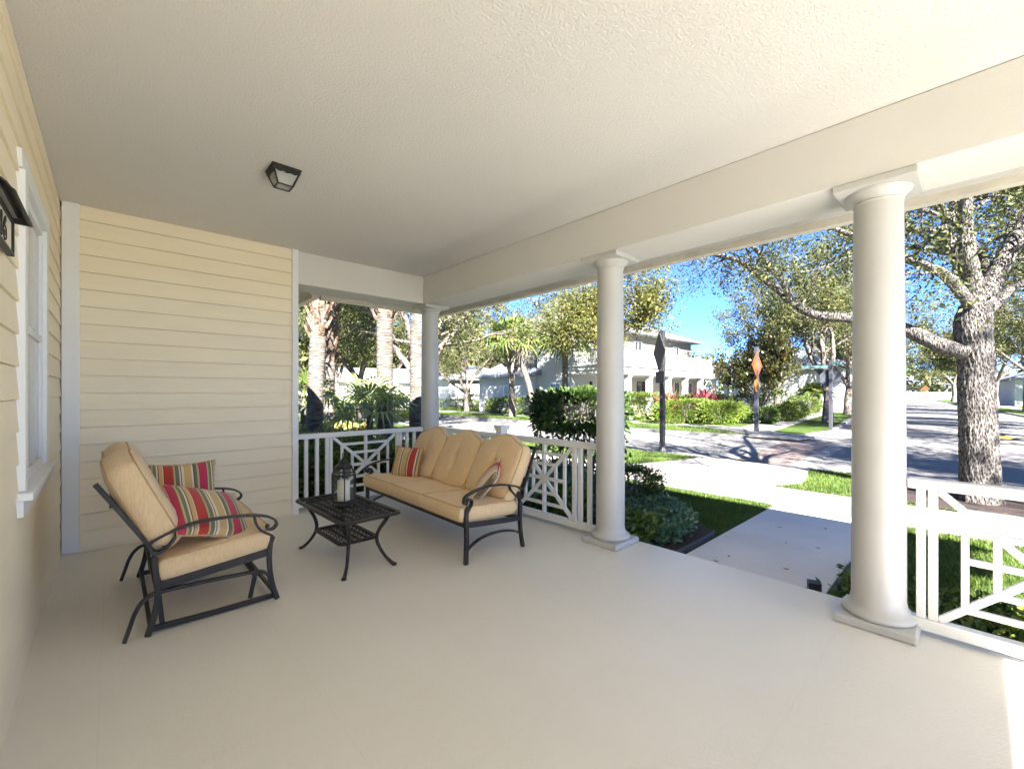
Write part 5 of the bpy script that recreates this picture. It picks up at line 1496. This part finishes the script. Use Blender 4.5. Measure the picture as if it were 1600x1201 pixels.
nrm = Vector((math.sin(vd - R(19)), -math.cos(vd - R(19)), 0))
dm = MB()
vo_ = [Matrix.Rotation(vd - R(19), 4, 'Z') @ Vector(q) for q in [(0, 0, .46), (.46, 0, 0), (0, 0, -.46), (-.46, 0, 0), (0, 0, .42), (.42, 0, 0), (0, 0, -.42), (-.42, 0, 0)]]
dm.add([v + off + Vector((0, 0, 2.62)) + nrm * .004 for v in vo_], [(i, (i + 1) % 4, 4 + (i + 1) % 4, 4 + i) for i in range(4)])
dm.build('border_line', M['post'], s2)
ci = [Matrix.Rotation(vd - R(19), 4, 'Z') @ Vector((.27 * math.cos(R(a)), y_, .27 * math.sin(R(a)))) for y_ in (0, .03) for a in range(0, 360, 20)]
MB().add([v + off + Vector((0, 0, 1.82)) for v in ci], [tuple(range(18)), tuple(range(35, 17, -1))] + [(i, (i + 1) % 18, 18 + (i + 1) % 18, 18 + i) for i in range(18)]).build('plaque', M['yellow'], s2)
p = at(1298, 672)
s3 = thing('stop_sign', 'grey back of an octagonal sign under teal street-name blades on the far corner', 'road sign', (p.x, p.y, GZ))
MB().box(-.06, .06, -.06, .06, -.05, 2.86).build('post', M['post_grey'], s3, bevel=.008)
vd = math.atan2(p.y, p.x); mo = Matrix.Rotation(vd - R(90) + R(8), 4, 'Z')
oc = [mo @ Vector((.39 * math.cos(R(22.5 + 45 * k)), y_, 2.13 + .39 * math.sin(R(22.5 + 45 * k)))) for y_ in (.075, .09) for k in range(8)]
MB().add(oc, [tuple(range(8)), tuple(range(15, 7, -1))] + [(i, (i + 1) % 8, 8 + (i + 1) % 8, 8 + i) for i in range(8)]).build('octagon_plate', M['sign_back'], s3)
MB().box(-.11, -.06, .058, .074, 1.86, 2.42, mo).build('bracket', M['post'], s3)
m4 = Matrix.Rotation(vd - R(90) + R(14), 4, 'Z')
MB().box(-1.02, -.07, -.012, .012, 2.54, 2.67, m4).build('name_blade', M['teal'], s3)
m5 = Matrix.Rotation(vd - R(25), 4, 'Z')
MB().box(.07, .70, -.012, .012, 2.71, 2.84, m5).build('name_blade', M['teal'], s3)
p = deep(1446, 84)
s4 = thing('warning_sign', 'small orange diamond warning sign at the far end of the side street', 'road sign', (p.x, p.y, GZ))
MB().tube([(0, 0, 0), (0, 0, 2.6)], .04, 6).build('post', M['post'], s4)
vs, fs_ = diamond(s4, 2.3, .62, 1, 0, None, .03, math.atan2(p.y, p.x) - R(90)); MB().add([v + Vector((-.06, 0, 0)) for v in vs], fs_).build('diamond_plate', M['orange'], s4)

# ------------------------------------------------------------------ cars
def car(label, loc, rz, paint, L=4.6, W=1.82, Hh=1.45):
    t = thing('parked_car', label, 'car', loc, rz, 'cars parked along the front street')
    # body: sections along x, each a rounded cross-section
    def loft(secs, name, mat):
        mb = MB(); vs = []; k = 12
        for x, w, z0, z1 in secs:
            for q in range(k):
                a = 2 * PI * (q + .5) / k; cx, sx = math.cos(a), math.sin(a)
                vs.append((x, math.copysign(abs(cx) ** .55, cx) * w / 2, (z0 + z1) / 2 + math.copysign(abs(sx) ** .6, sx) * (z1 - z0) / 2))
        m_ = len(secs)
        mb.add(vs, [(i * k + q, i * k + (q + 1) % k, (i + 1) * k + (q + 1) % k, (i + 1) * k + q) for i in range(m_ - 1) for q in range(k)] + [tuple(range(k))[::-1], tuple((m_ - 1) * k + q for q in range(k))])
        return mb.build(name, mat, t, smooth=True, autos=50)
    h = L / 2
    loft([(-h, W * .8, .35, .80), (-h + .12, W * .94, .25, .92), (-h + .9, W, .22, .98), (0, W, .22, .96), (h - 1.1, W, .22, .90), (h - .2, W * .93, .25, .74), (h, W * .78, .34, .62)], 'body', paint)
    loft([(-h + .35, W * .74, .85, .95), (-h + .85, W * .78, .85, Hh - .08), (-.3, W * .80, .85, Hh), (.45, W * .79, .85, Hh - .06), (h - 1.15, W * .76, .82, .90)], 'greenhouse', M['pane'])
    loft([(-h + .95, W * .66, Hh - .07, Hh - .015), (-.3, W * .70, Hh - .05, Hh + .02), (.40, W * .66, Hh - .09, Hh - .02)], 'roof', paint)
    for x in (-h + .85, h - .88):
        for s in (-1, 1):
            y = s * (W / 2 - .10)
            w_ = MB(); ring = []
            for yy, r_ in ((-.11, .30), (-.10, .33), (.10, .33), (.11, .30)): ring.append([(x + r_ * math.cos(2 * PI * q / 20), y + yy, .33 + r_ * math.sin(2 * PI * q / 20)) for q in range(20)])
            w_.add([p_ for r_ in ring for p_ in r_], [(i * 20 + q, i * 20 + (q + 1) % 20, (i + 1) * 20 + (q + 1) % 20, (i + 1) * 20 + q) for i in range(3) for q in range(20)] + [tuple(range(20))[::-1], tuple(range(60, 80))])
            wo_ = w_.build('wheel', M['tyre'], t, smooth=True, autos=40)
            MB().tube([(x, y + s * .105, .33), (x, y + s * .118, .33)], .20, 14).build('rim', M['rim'], wo_)
    for s in (-1, 1): MB().box(h - .12, h + .01, s * .62 - .16, s * .62 + .16, .58, .70).build('headlight', M['trim'], t, bevel=.02)
    return t
q = deep(552, 29); car('dark blue car parked at the kerb between the left palm trunks', (q.x, q.y, RZ), R(93), M['car_dark'])
q = deep(476, 23); car('silver white car at the far left edge of the back opening', (q.x, q.y, GZ + .01), R(70), M['car_white'])
q = deep(578, 36); car('pale car partly hidden by the silver fan palm', (q.x, q.y, RZ), R(91), M['car_white'])
q = deep(1313, 74); car('small red car far away at the end of the side street sidewalk', (q.x, q.y, GZ), R(100), M['red_plastic'])
# decorative pot with flowers outside the right railing is too dim to tell: only its rim shows
pt = thing('plant_pot', 'red terracotta pot rim among the leaves at the bottom right', 'pot', (4.15, -.62, GZ))
MB().lathe([(.10, 0), (.13, .16), (.15, .165), (.15, .20), (.13, .20), (.10, .05)], n=24).build('pot', M['terracotta'], pt, smooth=True, autos=40)
